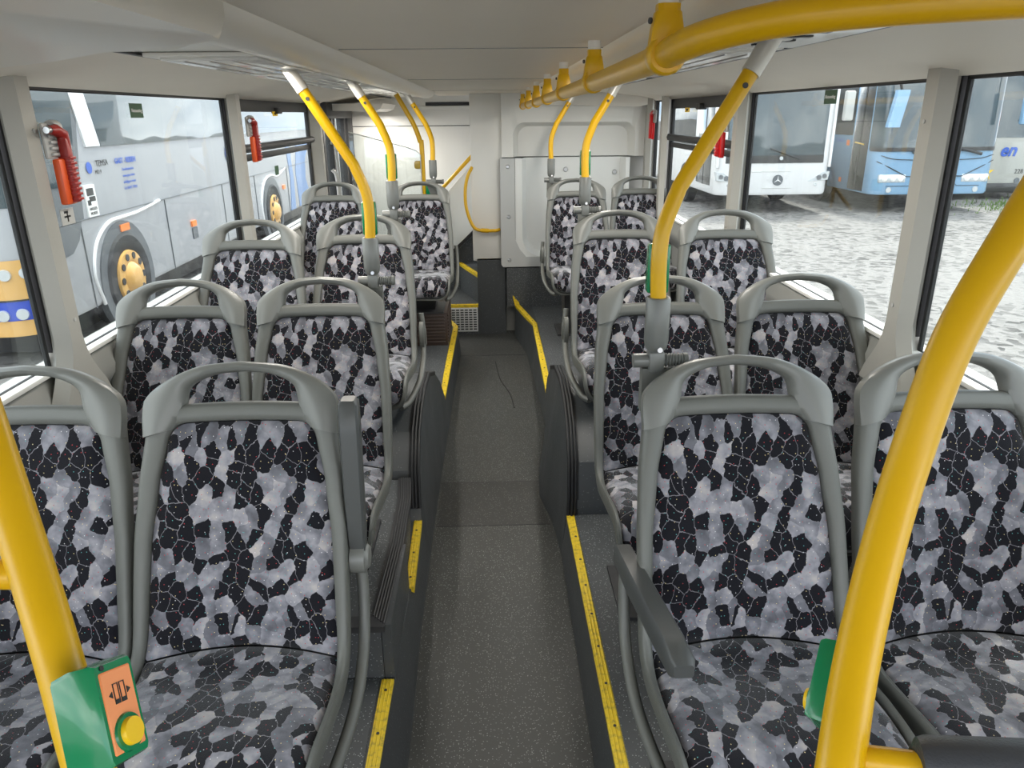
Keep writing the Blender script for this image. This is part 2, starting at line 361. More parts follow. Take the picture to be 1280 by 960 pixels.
def platform(T, sg, name):
    rows = []; ys = []
    for a, b in zip(T, T[1:]):
        n = max(1, int((b[0] - a[0]) / .08)) if abs(b[3] - a[3]) > .02 else 1
        ys += [a[0] + (b[0] - a[0]) * k / n for k in range(n)]
    ys.append(T[-1][0])
    for y in ys:
        xf, xt, z = lerp(T, y, 1), lerp(T, y, 2), lerp(T, y, 3)
        rows.append([(xf, y, .0), (xf + (xt - xf) * .15, y, .03), (xt, y, z), (sg * WX, y, z), (sg * WX, y, -.01), (xf, y, -.01)])
    g = G(); g.grid(rows, cu=True, cap=True); return struct(g, name, 'vinyls', ang=25)
platform(RT, 1, 'platform_right'); platform(LT, -1, 'platform_left')
# horizontal speckled coverings on the platforms
def cover(x0, x1, y0, y1, z, name):
    g = G(); g.box((min(x0, x1), y0, z), (max(x0, x1), y1, z + .004)); struct(g, name, 'vinylp')
cover(.33, WX, -1, 2.689, .18, 'floor_right_front'); cover(-.35, -WX, -1, 1.77, .18, 'floor_left_front')
cover(.35, WX, 4.02, 5.99, .25, 'floor_right_rear'); cover(-.30, -WX, 4.02, 5.6, .22, 'floor_left_rear')
# faint vinyl seams and scuffs across the aisle
for i, (y, x0, x1) in enumerate(((2.93, -.265, .255), (3.35, -.265, .225), (5.45, -.235, .275))):
    g = G(); g.box((x0, y - .003, 0), (x1, y + .003, .0012)); struct(g, 'trim_%d' % (20 + i), 'dark')
g = G(); g.prism([(-.262, 2.933), (.252, 2.933), (.215, 3.2), (.225, 3.347), (-.262, 3.347)], 'z', 0, .001); struct(g, 'floor_patch', 'vinyld')
g = G(); g.tube([(.03, 5.3, .0008), (.06, 4.9, .0008), (.12, 4.6, .0008), (.14, 4.35, .0008)], .0035, 6, 5); struct(g, 'trim_23', 'black')
# riser box under the second left row
bx = [(-1.2, 1.775), (-.335, 1.775), (-.325, 2.2), (-.33, 2.50), (-.345, 2.688), (-1.2, 2.688)]
g = G(); g.prism(bx, 'z', .18, .365); struct(g, 'platform_seat_plinth', 'vinylp', ang=25)
g = G()
g.prism([(-1.2, 1.765), (-.322, 1.765), (-.312, 2.2), (-.318, 2.52), (-.335, 2.69), (-.385, 2.69), (-.368, 2.5), (-.362, 2.2), (-.368, 1.815), (-1.2, 1.815)], 'z', .352, .372)
for k in range(5):
    o = .004 + k * .0085
    g.tube([(-.322 - o, 1.775 + o, .373), (-.312 - o, 2.2, .373), (-.318 - o, 2.52, .373), (-.335 - o, 2.69, .373)], .003, 6)
struct(g, 'trim_1', 'dark')
# side panel of plinth flush with the aisle skirting
g = G(); g.prism([(1.775, .17), (2.22, .17), (2.2, .37), (1.775, .37)], 'x', -.333, -.305); struct(g, 'trim_2', 'vinyls')
# ribbed black edging over the two wheel arches
def arch_trim(T, sg, ys, name):
    g = G()
    for off, w_ in ((.004, .0), (.018, .0), (.032, .0)):
        g.tube([(lerp(T, y, 2) + sg * off, y, lerp(T, y, 3) + .004) for y in ys], .0075, 8)
    rows = [[(lerp(T, y, 2) - sg * .002, y, lerp(T, y, 3) - .012), (lerp(T, y, 2) - sg * .002, y, lerp(T, y, 3) + .005), (lerp(T, y, 2) + sg * .045, y, lerp(T, y, 3) + .005), (lerp(T, y, 2) + sg * .045, y, lerp(T, y, 3) - .012)] for y in ys]
    g.grid(rows, cu=True, cap=True); struct(g, name, 'black')
ya = [2.688, 2.695, 2.74, 2.8, 2.86, 2.93, 3.0, 3.1, 3.19, 3.3, 3.45, 3.6, 3.7]
arch_trim(RT, 1, ya, 'trim_3'); arch_trim(LT, -1, ya, 'trim_4')
# yellow nosing strips, each a strip with raised ribs and screws
def strip(pts, name, wd=.034, sg=1, screws=.16):
    P = [V(p) for p in pts]; rows = []; R = [[], [], []]; g = G()
    for i, p in enumerate(P):
        t = (P[min(i + 1, len(P) - 1)] - P[max(i - 1, 0)]); t.z = 0
        if t.length < .02: t = V((0, 1, 0))
        n = V((t.y, -t.x, 0)).normalized() * sg
        rows.append([p - V((0, 0, .02)) - n * .002, p + V((0, 0, .004)) - n * .002, p + n * wd + V((0, 0, .004)), p + n * wd - V((0, 0, .002))])
        for k in range(3): R[k].append(p + n * wd * (.2 + .3 * k) + V((0, 0, .004)))
    g.grid(rows, cu=True, cap=True)
    for r in R: g.tube(r, .0022, 6)
    o = struct(g, name, 'nosing', ang=30)
    s = G(); L = sum((b - a).length for a, b in zip(P, P[1:])); d = .06
    while d < L and len(P) < 30:
        q = d
        for a, b in zip(P, P[1:]):
            l = (b - a).length
            if q <= l: c = a + (b - a) * (q / l); t = (b - a); break
            q -= l
        n = V((t.y, -t.x, 0)).normalized() * sg if V((t.x, t.y, 0)).length > .01 else V((sg, 0, 0))
        s.disc(c + n * wd * .5 + V((0, 0, .005)), (0, 0, 1), .0045, .002, 8); d += screws
    s.build('screw_heads', 'dark', o)
strip([(.292, -.9, .18), (.302, 2.688, .18)], 'trim_5')
strip([(-.318, -.9, .18), (-.308, 1.765, .18)], 'trim_6', sg=-1)
strip([(-.29, 2.215, .181), (-.30, 2.68, .181)], 'trim_7', sg=-1, wd=.03)
strip([(.312, 4.0, .25), (.318, 4.8, .25), (.322, 5.42, .25), (.212, 5.97, .26), (.17, 6.0, .42), (.15, 6.05, .56)], 'trim_8')
strip([(-.272, 4.0, .22), (-.262, 4.8, .22), (-.252, 5.5, .22), (-.31, 5.68, .22)], 'trim_9', sg=-1)

# ------------------------------------------------------------------ walls, pillars, windows
for sg, nm in ((-1, 'left'), (1, 'right')):
    g = G(); y1 = 6.1 if sg < 0 else 6.2
    prof = [(sg * 1.312, 0), (sg * 1.312, .86), (sg * 1.262, .93), (sg * 1.245, .96), (sg * 1.245, .99), (sg * 1.275, 1.045), (sg * 1.36, 1.06), (sg * 1.36, -.1), (sg * 1.312, -.1)]
    g.prism(prof, 'y', -1.0, y1); struct(g, 'wall_' + nm, 'sill', ang=30)
    g = G(); g.box((min(sg * 1.262, sg * 1.345), -1, 1.052), (max(sg * 1.262, sg * 1.345), y1, 1.067), .004); struct(g, 'trim_sill_' + nm, 'white')
    # header above the windows
    g = G(); g.box((min(sg * 1.27, sg * 1.36), -1, 1.838), (max(sg * 1.27, sg * 1.36), y1 + 2, 2.05)); struct(g, 'wall_' + nm + '_header', 'ceil')
def pillar(sg, yg, yi, name, wd=.10):
    """yg: near edge at the glass, yi: far edge of the inner face"""
    g = G(); c = sg
    sec = [(c * 1.300, yg), (c * 1.275, yg), (c * 1.245, yi - wd - .002), (c * 1.212, yi - wd * .72), (c * 1.212, yi - .012), (c * 1.225, yi), (c * 1.275, yi + .012), (c * 1.300, yi + .016)]
    rows = []
    for z, f in ((.93, .11), (.98, .085), (1.02, .055), (1.06, .028), (1.10, .010), (1.15, 0), (1.80, 0), (1.86, .0)):
        rows.append([(x, y - (f if i < 4 else -f), z) for i, (x, y) in enumerate(sec)])
    g.grid(rows, cu=True, cap=True); o = struct(g, name, 'pillar', ang=28)
    s = G()
    for z in (1.2, 1.72): s.disc((c * 1.2125, yi - .035, z), (-c, 0, 0), .006, .003, 12)
    s.build('screw_heads', 'ltgrey', o)
    r = G()
    for yy in (yg - .009, yi + .014): r.box((min(c * 1.285, c * 1.305), yy, 1.06), (max(c * 1.285, c * 1.305), yy + .010, 1.84))
    r.build('rubber_edge', 'black', o)
LP = [(2.12, 2.165), (3.93, 3.945), (5.70, 5.82)]; RP = [(2.12, 2.17), (3.79, 3.83), (5.46, 5.44), (5.94, 5.97)]
for i, (a, b) in enumerate(LP): pillar(-1, a, b, 'wall_left_pillar_%d' % (i + 1))
for i, (a, b) in enumerate(RP): pillar(1, a, b, 'wall_right_pillar_%d' % (i + 1))
def window(n, sg, y0, y1, hopper=False):
    e = sempty('window_%d' % n); x = sg * 1.296
    g = G(); t = .014
    def bar(a, b, c, d, w_=.007): g.box((min(x - w_, x + w_), a, c), (max(x - w_, x + w_), b, d), .003, 1)
    bar(y0, y1, 1.055, 1.055 + t); bar(y0, y1, 1.84 - t, 1.84); bar(y0, y0 + t, 1.06, 1.84); bar(y1 - t, y1, 1.06, 1.84)
    if hopper:
        xi = sg * 1.275
        def fr(a, b, c, d): g.box((min(xi, x), a, c), (max(xi, x), b, d), .006, 2)
        fr(y0, y1, 1.775, 1.84); fr(y0, y1, 1.525, 1.56); fr(y0, y0 + .05, 1.06, 1.84); fr(y1 - .05, y1, 1.06, 1.84)
        g.tube([(sg * 1.262, y0 + .02, 1.592), (sg * 1.262, y1 - .02, 1.592)], .022, 12)
        g.box((min(sg * 1.25, x), (y0 + y1) / 2 - .04, 1.765), (max(sg * 1.25, x), (y0 + y1) / 2 + .05, 1.80), .006)
    g.build('window_frame', 'black', e)
    p = G(); p.box((x - .002, y0 + t, 1.066), (x + .002, y1 - t, 1.825)); p.build('pane', M['pane'], e)
    return e
for n, a in enumerate(((-1, -1, 2.10), (-1, 2.19, 3.91), (-1, 3.97, 5.68, True), (1, -1, 2.10), (1, 2.19, 3.77), (1, 3.86, 5.40, True), (1, 5.48, 5.91))): window(n + 1, *a)

# ------------------------------------------------------------------ ceiling
g = G(); g.box((-.40, -1, 1.9), (.32, 6.6, 1.93)); struct(g, 'ceiling', 'ceil')
for i, y in enumerate((1.95, 3.6, 5.2)):
    g = G(); g.box((-.35, y - .002, 1.8985), (.285, y + .002, 1.9)); struct(g, 'trim_%d' % (30 + i), 'sill')
g = G(); g.prism([(-.36, 1.90), (-.385, 1.874), (-.42, 1.862), (-.455, 1.864), (-.48, 1.88), (-.50, 1.905), (-.50, 1.95), (-.36, 1.95)], 'y', 1.12, 5.7); struct(g, 'ceiling_cove_left', 'cove', ang=60)
g = G(); g.prism([(.285, 1.90), (.31, 1.876), (.345, 1.866), (.40, 1.87), (.43, 1.905), (.43, 1.95), (.285, 1.95)], 'y', -1, 5.98); struct(g, 'ceiling_cove_right', 'cove', ang=60)
for sg, nm in ((-1, 'left'), (1, 'right')):
    x0 = .50 if sg < 0 else .43; x1 = .88 if sg < 0 else .76
    yy = 8.2 if sg < 0 else 6.1
    g = G(); g.prism([(sg * x0, 1.905), (sg * x1, 1.905), (sg * x1, 1.94), (sg * x0, 1.94)], 'y', -1, yy); struct(g, 'ceiling_side_' + nm, 'white')
    g = G(); g.prism([(sg * x1, 1.902), (sg * (x1 + .12), 1.896), (sg * 1.14, 1.870), (sg * 1.24, 1.850), (sg * 1.275, 1.836), (sg * 1.36, 1.836), (sg * 1.36, 1.99), (sg * x1, 1.99)], 'y', -1, yy); struct(g, 'ceiling_slope_' + nm, 'ceil', ang=60)
    g = G(); g.prism([(sg * (x1 - .012), 1.897), (sg * (x1 + .004), 1.897), (sg * (x1 + .004), 1.903), (sg * (x1 - .012), 1.903)], 'y', 1.9 if sg < 0 else 1.0, yy - .2); struct(g, 'trim_%s' % nm, 'dark')
# outer roof
g = G(); g.box((-1.37, -1.0, 1.99), (1.37, 8.7, 2.2)); struct(g, 'roof', 'buswhite')
# bulkhead rolling across the ceiling on the near left
poly = [(-.36, -1), (-.36, 1.15), (-.40, 1.22), (-.47, 1.30), (-.66, 1.43), (-.84, 1.62), (-1.05, 1.80), (-1.28, 1.95), (-1.28, -1)]
rows = []
for z, o in ((1.91, 0), (1.88, 0), (1.862, .02), (1.852, .07)):
    rows.append([(min(x + (o * .4 if x < -.37 else 0) - (0 if i else 0), -.36) if i < 7 else x, y - (o if y > 0 else 0), z) for i, (x, y) in enumerate(poly)])
g = G(); g.grid(rows, cu=True, cap=True); struct(g, 'ceiling_bulkhead', 'cove', ang=50)

# lamp covers along both sides (things)
def ceiling_fill(sg, x, y0, y1, parent, org, p=1.5):
    l = bpy.data.lights.new('ceiling_fill_glow', 'AREA'); l.shape = 'RECTANGLE'; l.size = .05; l.size_y = y1 - y0 - .1; l.energy = p * (y1 - y0); l.color = (1, .95, .87)
    o = bpy.data.objects.new('ceiling_fill_glow', l); COL.objects.link(o); o.location = V((sg * x, (y0 + y1) / 2, 1.880)) - V(org); o.parent = parent
def lampcover(sg, y0, y1, label, x0, x1, g_='glossy lamp covers along the ceiling sides'):
    t = empty('ceiling_light', (sg * (x0 + x1) / 2, y0, 1.905), label, 'ceiling light', g_); org = t.location
    g = G(); g.box((min(sg * x0, sg * x1), y0, 1.893), (max(sg * x0, sg * x1), y1, 1.904), .004); g.build('housing', 'white', t, org)
    g = G(); a, b = sorted((sg * (x0 + .02), sg * (x1 - .03))); g.box((a, y0 + .03, 1.886), (b, y1 - .03, 1.894), .004); g.build('diffuser', 'cover', t, org)
    g = G()
    for k in (.3, .5, .72):
        xx = sg * (x0 + (x1 - x0) * k); g.tube([(xx, y0 + .05, 1.886), (xx, y1 - .05, 1.886)], .003, 6)
    g.build('reflector_rib', 'metal', t, org); ceiling_fill(sg, x0 + .10, y0, y1, t, org)
lampcover(-1, 2.05, 2.75, 'glossy white lamp cover on left ceiling side above the second seat row', .56, .86)
lampcover(-1, 2.82, 3.75, 'glossy lamp cover on left ceiling side above the wheel arch seats', .56, .86)
lampcover(-1, 4.0, 5.3, 'flat lamp cover on left ceiling side nearest the stairs', .56, .86)
lampcover(1, 1.95, 3.3, 'glossy lamp cover on right ceiling side between first two slanted poles', .47, .73)
lampcover(1, 3.6, 5.3, 'glossy lamp cover on right ceiling side nearest the rear cabinet', .47, .73)
t = empty('ceiling_light', (-.72, 1.45, 1.9), 'small rounded reading lamp housing hanging from left ceiling ahead of the lamp covers', 'reading lamp'); org = t.location
g = G(); g.prism([(-.84, 1.905), (-.83, 1.882), (-.78, 1.872), (-.62, 1.874), (-.56, 1.89), (-.55, 1.905)], 'y', 1.50, 1.62); g.build('lamp_body', 'cove', t, org)
t = empty('ventilation_plate', (.62, 1.45, 1.9), 'white vent plate with small slots in the right ceiling beside the thick overhead rail', 'vent plate'); org = t.location
g = G(); g.box((.45, 1.45, 1.893), (.74, 1.92, 1.904), .004); g.build('plate', 'cover', t, org)
for k in range(4):
    for j in range(2): g = G(); g.box((.50 + j * .1, 1.52 + k * .09, 1.890), (.56 + j * .1, 1.545 + k * .09, 1.894), .002, 1); g.build('slot', 'black', t, org)

# ------------------------------------------------------------------ rear: pillar, cabinet wall, stairs
g = G(); g.box((-.13, 6.05, .62), (.115, 6.5, 1.93), .008); struct(g, 'wall_rear_pillar', 'white')
g = G(); g.prism([(-.10, 6.05), (.13, 6.05), (.15, 6.3), (.15, 6.5), (-.10, 6.5)], 'z', -.01, .64); struct(g, 'wall_rear_pillar_base', 'vinyls')
# rear wall right with the recess
def rrect(x0, x1, z0, z1, r, n=6):
    P = []
    for cx, cz, a0 in ((x1 - r, z1 - r, 0), (x0 + r, z1 - r, 90), (x0 + r, z0 + r, 180), (x1 - r, z0 + r, 270)):
        for k in range(n + 1):
            a = math.radians(a0 + 90 * k / n); P.append((cx + r * math.cos(a), cz + r * math.sin(a)))
    return P
def plate_with_recess(x0, x1, z0, z1, rin, ydepth, Y, thick, name, m, openbottom=False, parent=None):
    g = G(); n = len(rin)
    cx = sum(p[0] for p in rin) / n; cz = sum(p[1] for p in rin) / n
    outer = []
    for (x, z) in rin:
        dx, dz = x - cx, z - cz; k = 1e9
        if abs(dx) > 1e-6: k = min(k, ((x1 if dx > 0 else x0) - cx) / dx)
        if abs(dz) > 1e-6: k = min(k, ((z1 if dz > 0 else z0) - cz) / dz)
        outer.append((cx + dx * k, cz + dz * k))
    rows = [[(x, Y + thick, z) for x, z in outer], [(x, Y, z) for x, z in outer], [(x, Y, z) for x, z in rin]]
    for f, d in ((.99, .01), (.975, .03), (.955, ydepth * .8), (.93, ydepth)): rows.append([(cx + (x - cx) * f, Y + d, cz + (z - cz) * f) for x, z in rin])
    g.grid(rows, cu=True, cap=True); return g
Y0 = 6.0
# clip the recess at the seam: rebuilt as a U shaped opening
g = G()
def u_panel(g, z0, z1, xl, xr, xa, xb, zc, r, Y, dep, top=True, thick=.12):
    """panel xl..xr, z0..z1 with a bay xa..xb cut in from the seam side, closing at zc with corner radius r"""
    n = 8; s = 1 if top else -1; zs = z0 if top else z1
    P = [(xa, zs)]
    for k in range(n + 1):
        a = math.radians(90 * k / n); P.append((xa + r - r * math.cos(a), zc - s * r + s * r * math.sin(a)))
    for k in range(n + 1):
        a = math.radians(90 - 90 * k / n); P.append((xb - r + r * math.cos(a), zc - s * r + s * r * math.sin(a)))
    P.append((xb, zs))
    ze = z1 if top else z0
    O = [(xl, zs)] + [(xl + (xa + r - xl) * (k / n), ze) if k else (xl, ze) for k in range(n + 1)] + [(xb - r + (xr - xb + r) * (k / n), ze) for k in range(n + 1)] + [(xr, zs)]
    cx = (xa + xb) / 2
    def ins(p, f): return (cx + (p[0] - cx) * (1 - f), p[1] - s * f * .35 * (1 if abs(p[1] - zs) > 1e-4 else 0))
    rows = [[(x, Y + thick, z) for x, z in O], [(x, Y, z) for x, z in O], [(x, Y, z) for x, z in P]]
    for f, d in ((.006, .004), (.02, .02), (.05, dep * .75), (.085, dep), ): rows.append([(ins(p, f)[0], Y + d, ins(p, f)[1]) for p in P])
    m_ = len(P); last = rows[-1]
    g.grid(rows)
    # back of the bay: strips across
    b = len(g.v); g.v += [V(p) for p in last]
    for i in range(m_ // 2 - 1): g.f.append((b + i, b + i + 1, b + m_ - 2 - i, b + m_ - 1 - i))
    return g
u_panel(g, 1.436, 1.95, .112, 1.30, .20, 1.15, 1.69, .09, Y0, .10); struct(g, 'wall_rear', 'white', ang=50)
t = empty('cabinet_door', (.6, Y0, .56), 'white moulded cabinet door with four screws and rounded corner in the rear wall', 'cabinet door'); org = t.location
g = G(); u_panel(g, .585, 1.428, .215, 1.115, .27, 1.085, .66, .16, Y0 - .004, .085, top=False, thick=.03); g.build('door_panel', 'whiteplate', t, org, ang=50)
g = G(); g.prism([(.098, 1.428), (.098, .60), (.112, .58), (.212, .58), (.212, 1.428)], 'y', Y0 - .012, Y0 + .02); g.build('side_flange', 'greyplate', t, org)
g = G(); g.prism([(.21, .58), (1.11, .58), (1.11, .66), (.30, .66), (.25, .72), (.21, .80)], 'y', Y0 - .010, Y0 - .003); g.build('bottom_flange', 'greyplate', t, org)
for x, z in ((.158, 1.365), (.162, .98), (.165, .635)):
    s = G(); s.disc((x, Y0 - .012, z), (0, -1, 0), .016, .006, 14, .011); o = s.build('bolt', 'metal', t, org)
for x, z in ((.62, 1.335), (1.01, 1.31)):
    s = G(); s.disc((x, Y0 + .079, z), (0, -1, 0), .02, .008, 14, .014); s.build('bolt', 'metal', t, org)
s = G(); s.disc((.87, Y0 + .079, 1.12), (0, -1, 0), .02, .03, 12, .013); s.build('rubber_buffer', 'black', t, org)
g = G(); g.box((.12, 6.14, 0), (1.3, 6.2, 1.98)); struct(g, 'wall_rear_inner', 'sill')
g = G(); g.box((.14, 5.985, .25), (1.28, 6.06, .57)); struct(g, 'wall_rear_riser', 'vinylp')
g = G(); g.box((.42, 5.975, .535), (.62, 5.99, .56), .003); struct(g, 'trim_12', 'black')
# curved fascia above the cabinet
g = G(); g.prism([(.30, 1.90), (.33, 1.83), (.40, 1.815), (1.15, 1.795), (1.22, 1.81), (1.24, 1.85), (1.24, 1.9)], 'y', 5.90, 6.0); struct(g, 'wall_rear_fascia', 'cove')
# stair enclosure
YS = 7.3
g = G(); g.box((-1.4, YS, 0), (.0, YS + .05, 2.0)); struct(g, 'wall_stairs', 'white')
g = G(); g.box((-1.27, YS - .004, 1.652), (-.13, YS, 1.658)); struct(g, 'trim_13', 'dark')
g = G(); g.box((-.56, YS - .012, 1.83), (-.13, YS, 1.86), .004); struct(g, 'trim_14', 'busblack')
g = G(); g.box((-.62, YS - .03, 1.79), (-.13, YS, 1.826), .004); struct(g, 'trim_15', 'white')
g = G(); g.prism([(-1.27, 1.84), (-1.27, 1.79), (-.90, 1.78), (-.84, 1.80), (-.82, 1.84)], 'y', 6.3, 7.2); h_ = struct(g, 'ceiling_hatch', 'cove'); ceiling_fill(-1, .95, 6.35, 7.15, h_, (0, 0, .13), 3.0)  # area light added under the hatch to brighten the stairs, no lamp here
# side panel of the ascending flight
g = G(); g.prism([(-.62, .30), (-.38, .56), (-.13, .80), (-.05, .86), (-.05, 1.42), (-.14, 1.34), (-.42, 1.05), (-.62, .86)], 'y', 6.62, 6.68); struct(g, 'wall_stair_side', 'whiteplate')
g = G(); g.prism([(-.63, .28), (-.38, .535), (-.05, .835), (-.05, .865), (-.38, .57), (-.63, .31)], 'y', 6.60, 6.69); struct(g, 'trim_16', 'black')
g = G(); g.prism([(-.95, 0), (-.05, 0), (-.05, .85), (-.38, .55), (-.62, .31), (-.95, .31)], 'y', 6.70, 6.76); struct(g, 'wall_stair_skirt', 'vinylp')
g = G(); g.box((-.95, 6.03, 0), (-.10, 6.7, .255)); struct(g, 'stair_step_lower', 'vinylp')
g = G(); g.prism([(-.60, 6.72), (-.27, 6.66), (-.10, 6.10), (-.05, 6.10), (-.05, 6.72)], 'z', .25, .49); struct(g, 'stair_step_upper', 'vinylp')
strip([(-.345, 6.028, .256), (-.10, 6.028, .256)], 'trim_17', sg=-1, wd=.03)
strip([(-.275, 6.655, .492), (-.10, 6.10, .492)], 'trim_18', sg=-1, wd=.03)
t = empty('vent_grille', (-.21, 6.02, 0), 'white metal vent grille full of slots in the stair riser at the aisle end', 'vent grille'); org = t.location
g = G(); g.box((-.335, 6.018, .03), (-.105, 6.03, .235), .003); g.build('grille_plate', 'whiteplate', t, org)
g = G()
for k in range(9):
    for j in range(6):
        x = -.322 + j * .036; z = .048 + k * .0205; g.box((x, 6.014, z), (x + .027, 6.019, z + .010))
g.build('slots', 'dark', t, org)
t = empty('heater_box', (-.45, 5.3, 0), 'dark brown louvred heater box below the rear left aisle seat', 'heater'); org = t.location
g = G(); g.box((-.62, 5.0, .22), (-.30, 5.45, .46), .006); g.build('casing', 'brown', t, org)
g = G()
for k in range(9): g.box((-.301, 5.02, .245 + k * .023), (-.293, 5.43, .256 + k * .023), .002, 1); g.box((-.60, 4.992, .245 + k * .023), (-.32, 5.001, .256 + k * .023), .002, 1)
g.build('louvres', 'brown', t, org)

# yellow rails by the stairs
def tubething(name, label, cat, P, r, m='yellow', loc=None, sm=6, group=None):
    g = G(); g.tube(P, r, 14, sm); return tag(g.build(name, m, None, loc or P[0]), label, cat, group)
o = tubething('handrail', 'straight yellow handrail sloping up beside the stairs behind the white pillar', 'handrail', [(-.60, 6.55, .93), (-.43, 6.55, 1.12), (-.16, 6.55, 1.39), (-.03, 6.55, 1.52)], .016, sm=0)
t = empty('handrail', (-.12, 6.03, 1.35), 'curved yellow grab rail bent around the white rear pillar', 'handrail'); org = t.location
g = G(); g.tube([(-.12, 6.06, 1.36), (-.155, 6.04, 1.30), (-.178, 6.03, 1.20), (-.178, 6.02, 1.08), (-.155, 6.01, .98), (-.12, 6.0, .905), (-.075, 6.0, .878), (.0, 6.0, .872), (.06, 6.0, .874), (.085, 6.03, .876)], .013, 14, 5); g.build('tube', 'yellow', t, org)
g = G(); g.tube([(-.06, 6.0, .876), (.0, 6.0, .872)], .017, 14); g.build('collar', 'yellow', t, org)

# left rear door
t = sempty('door_1')
g = G()
for y0, y1 in ((6.06, 6.12), (6.42, 6.48), (6.52, 6.58), (6.98, 7.05)): g.box((-1.33, y0, .05), (-1.26, y1, 1.84), .005)
g.box((-1.33, 6.06, 1.73), (-1.22, 7.2, 1.85), .005); g.box((-1.33, 6.06, 0), (-1.26, 7.05, .2), .005); g.box((-1.34, 7.05, 0), (-1.24, 7.3, 1.9), .005)
g.build('door_frame', 'black', t)
g = G(); g.box((-1.30, 6.12, .2), (-1.296, 6.42, 1.73)); g.box((-1.30, 6.58, .2), (-1.296, 6.98, 1.73)); g.build('pane', M['pane'], t)
g = G(); g.tube([(-1.24, 6.2, .95), (-1.20, 6.2, 1.0), (-1.20, 6.2, 1.5), (-1.24, 6.2, 1.55)], .012, 10, 4); g.build('door_handle', 'ltgrey', t)
g = G(); g.tube([(-1.23, 5.98, .95), (-1.17, 5.98, 1.05), (-1.17, 5.98, 1.3), (-1.2, 5.98, 1.36)], .014, 10, 5); tag(g.build('curved_rail', 'ltgrey', None, (-1.2, 5.98, 1.1)), 'pale curved grab rail on left wall just before the rear door', 'rail')
# glass screen and its pole
g = G(); g.prism([(-1.02, .7), (-.50, .7), (-.50, 1.47), (-.53, 1.50), (-.60, 1.525), (-1.02, 1.637)], 'y', 5.795, 5.803)
t = tag(g.build('glass_screen', M['clear'], None, (-.75, 5.8, .7)), 'clear glass screen with slanted top behind the rear left seats', 'screen')
g = G(); g.tube([(-1.02, 5.799, 1.637), (-.60, 5.799, 1.525), (-.53, 5.799, 1.50), (-.50, 5.799, 1.47), (-.50, 5.799, .9)], .0035, 6); g.build('polished_edge', 'ltgrey', t, (-.75, 5.8, .7))
t = empty('grab_pole', (-.49, 5.85, .22), 'yellow pole at the edge of the glass screen behind rear left seats', 'pole'); org = t.location
g = G(); g.tube([(-.49, 5.85, .22), (-.49, 5.85, 1.45), (-.50, 5.85, 1.56), (-.54, 5.85, 1.68), (-.60, 5.85, 1.79), (-.66, 5.85, 1.895)], .018, 14, 5); g.build('tube', 'yellow', t, org)
g = G(); g.box((-.555, 5.83, 1.365), (-.49, 5.87, 1.425), .018, 3); g.build('screen_clamp', 'yellow', t, org)
g = G(); g.box((-.475, 5.825, 1.16), (-.40, 5.875, 1.25), .01); g.build('stop_button_box', 'green', t, org)

# ------------------------------------------------------------------ seats
PR = catmull([V((0, -.575, .345)), V((0, -.598, .40)), V((0, -.585, .445)), V((0, -.53, .462)), V((0, -.42, .452)), V((0, -.31, .437)), V((0, -.240, .460)), V((0, -.192, .525)), V((0, -.152, .62)), V((0, -.095, .76)), V((0, -.045, .90)), V((0, .012, 1.06))], 10)
SL = [0.]
for a, b in zip(PR, PR[1:]): SL.append(SL[-1] + (b - a).length)
STOT = SL[-1]
def prof(s):
    s_ = min(max(s, 0), STOT - 1e-6)
    for i in range(len(SL) - 1):
        if SL[i + 1] >= s_: break
    t = (s_ - SL[i]) / (SL[i + 1] - SL[i]); p = PR[i].lerp(PR[i + 1], t)
    q = (PR[min(i + 2, len(PR) - 1)] - PR[max(i - 1, 0)]).normalized()
    n = V((0, -q.z, q.y))
    return p + q * (s - s_), n
def s_at_z(z):       # on the back
    for i in range(len(PR) - 1, 0, -1):
        if PR[i - 1].z <= z <= PR[i].z: return SL[i - 1] + (SL[i] - SL[i - 1]) * (z - PR[i - 1].z) / (PR[i].z - PR[i - 1].z)
    return STOT
S_J = s_at_z(.462); S_TOP = s_at_z(.966)
for i, p in enumerate(PR):
    if p.y > -.237: S_J = SL[i]; break
def interp(T, x):
    if x <= T[0][0]: return T[0][1]
    for a, b in zip(T, T[1:]):
        if x <= b[0]:
            t = (x - a[0]) / (b[0] - a[0]); t = t * t * (3 - 2 * t) * .5 + t * .5; return a[1] + (b[1] - a[1]) * t
    return T[-1][1]
OW = [(0, .208), (.10, .222), (.28, .230), (S_J, .2325), (s_at_z(.54), .232), (s_at_z(.68), .230), (s_at_z(.80), .223), (s_at_z(.92), .209), (S_TOP, .199)]
IW = [(0, .190), (.10, .207), (.28, .216), (S_J, .208), (s_at_z(.56), .203), (s_at_z(.68), .198), (s_at_z(.80), .184), (s_at_z(.92), .160), (S_TOP, .140)]
def mapp(x, s, d):
    p, n = prof(s)
    back = min(1, max(0, (s - S_J + .05) / .15))
    d += back * .55 * x * x + (1 - back) * .25 * x * x
    top = max(0, (s - (S_TOP - .25)) / .25)
    d -= top * .35 * x * x
    return V((x, p.y, p.z)) + n * d
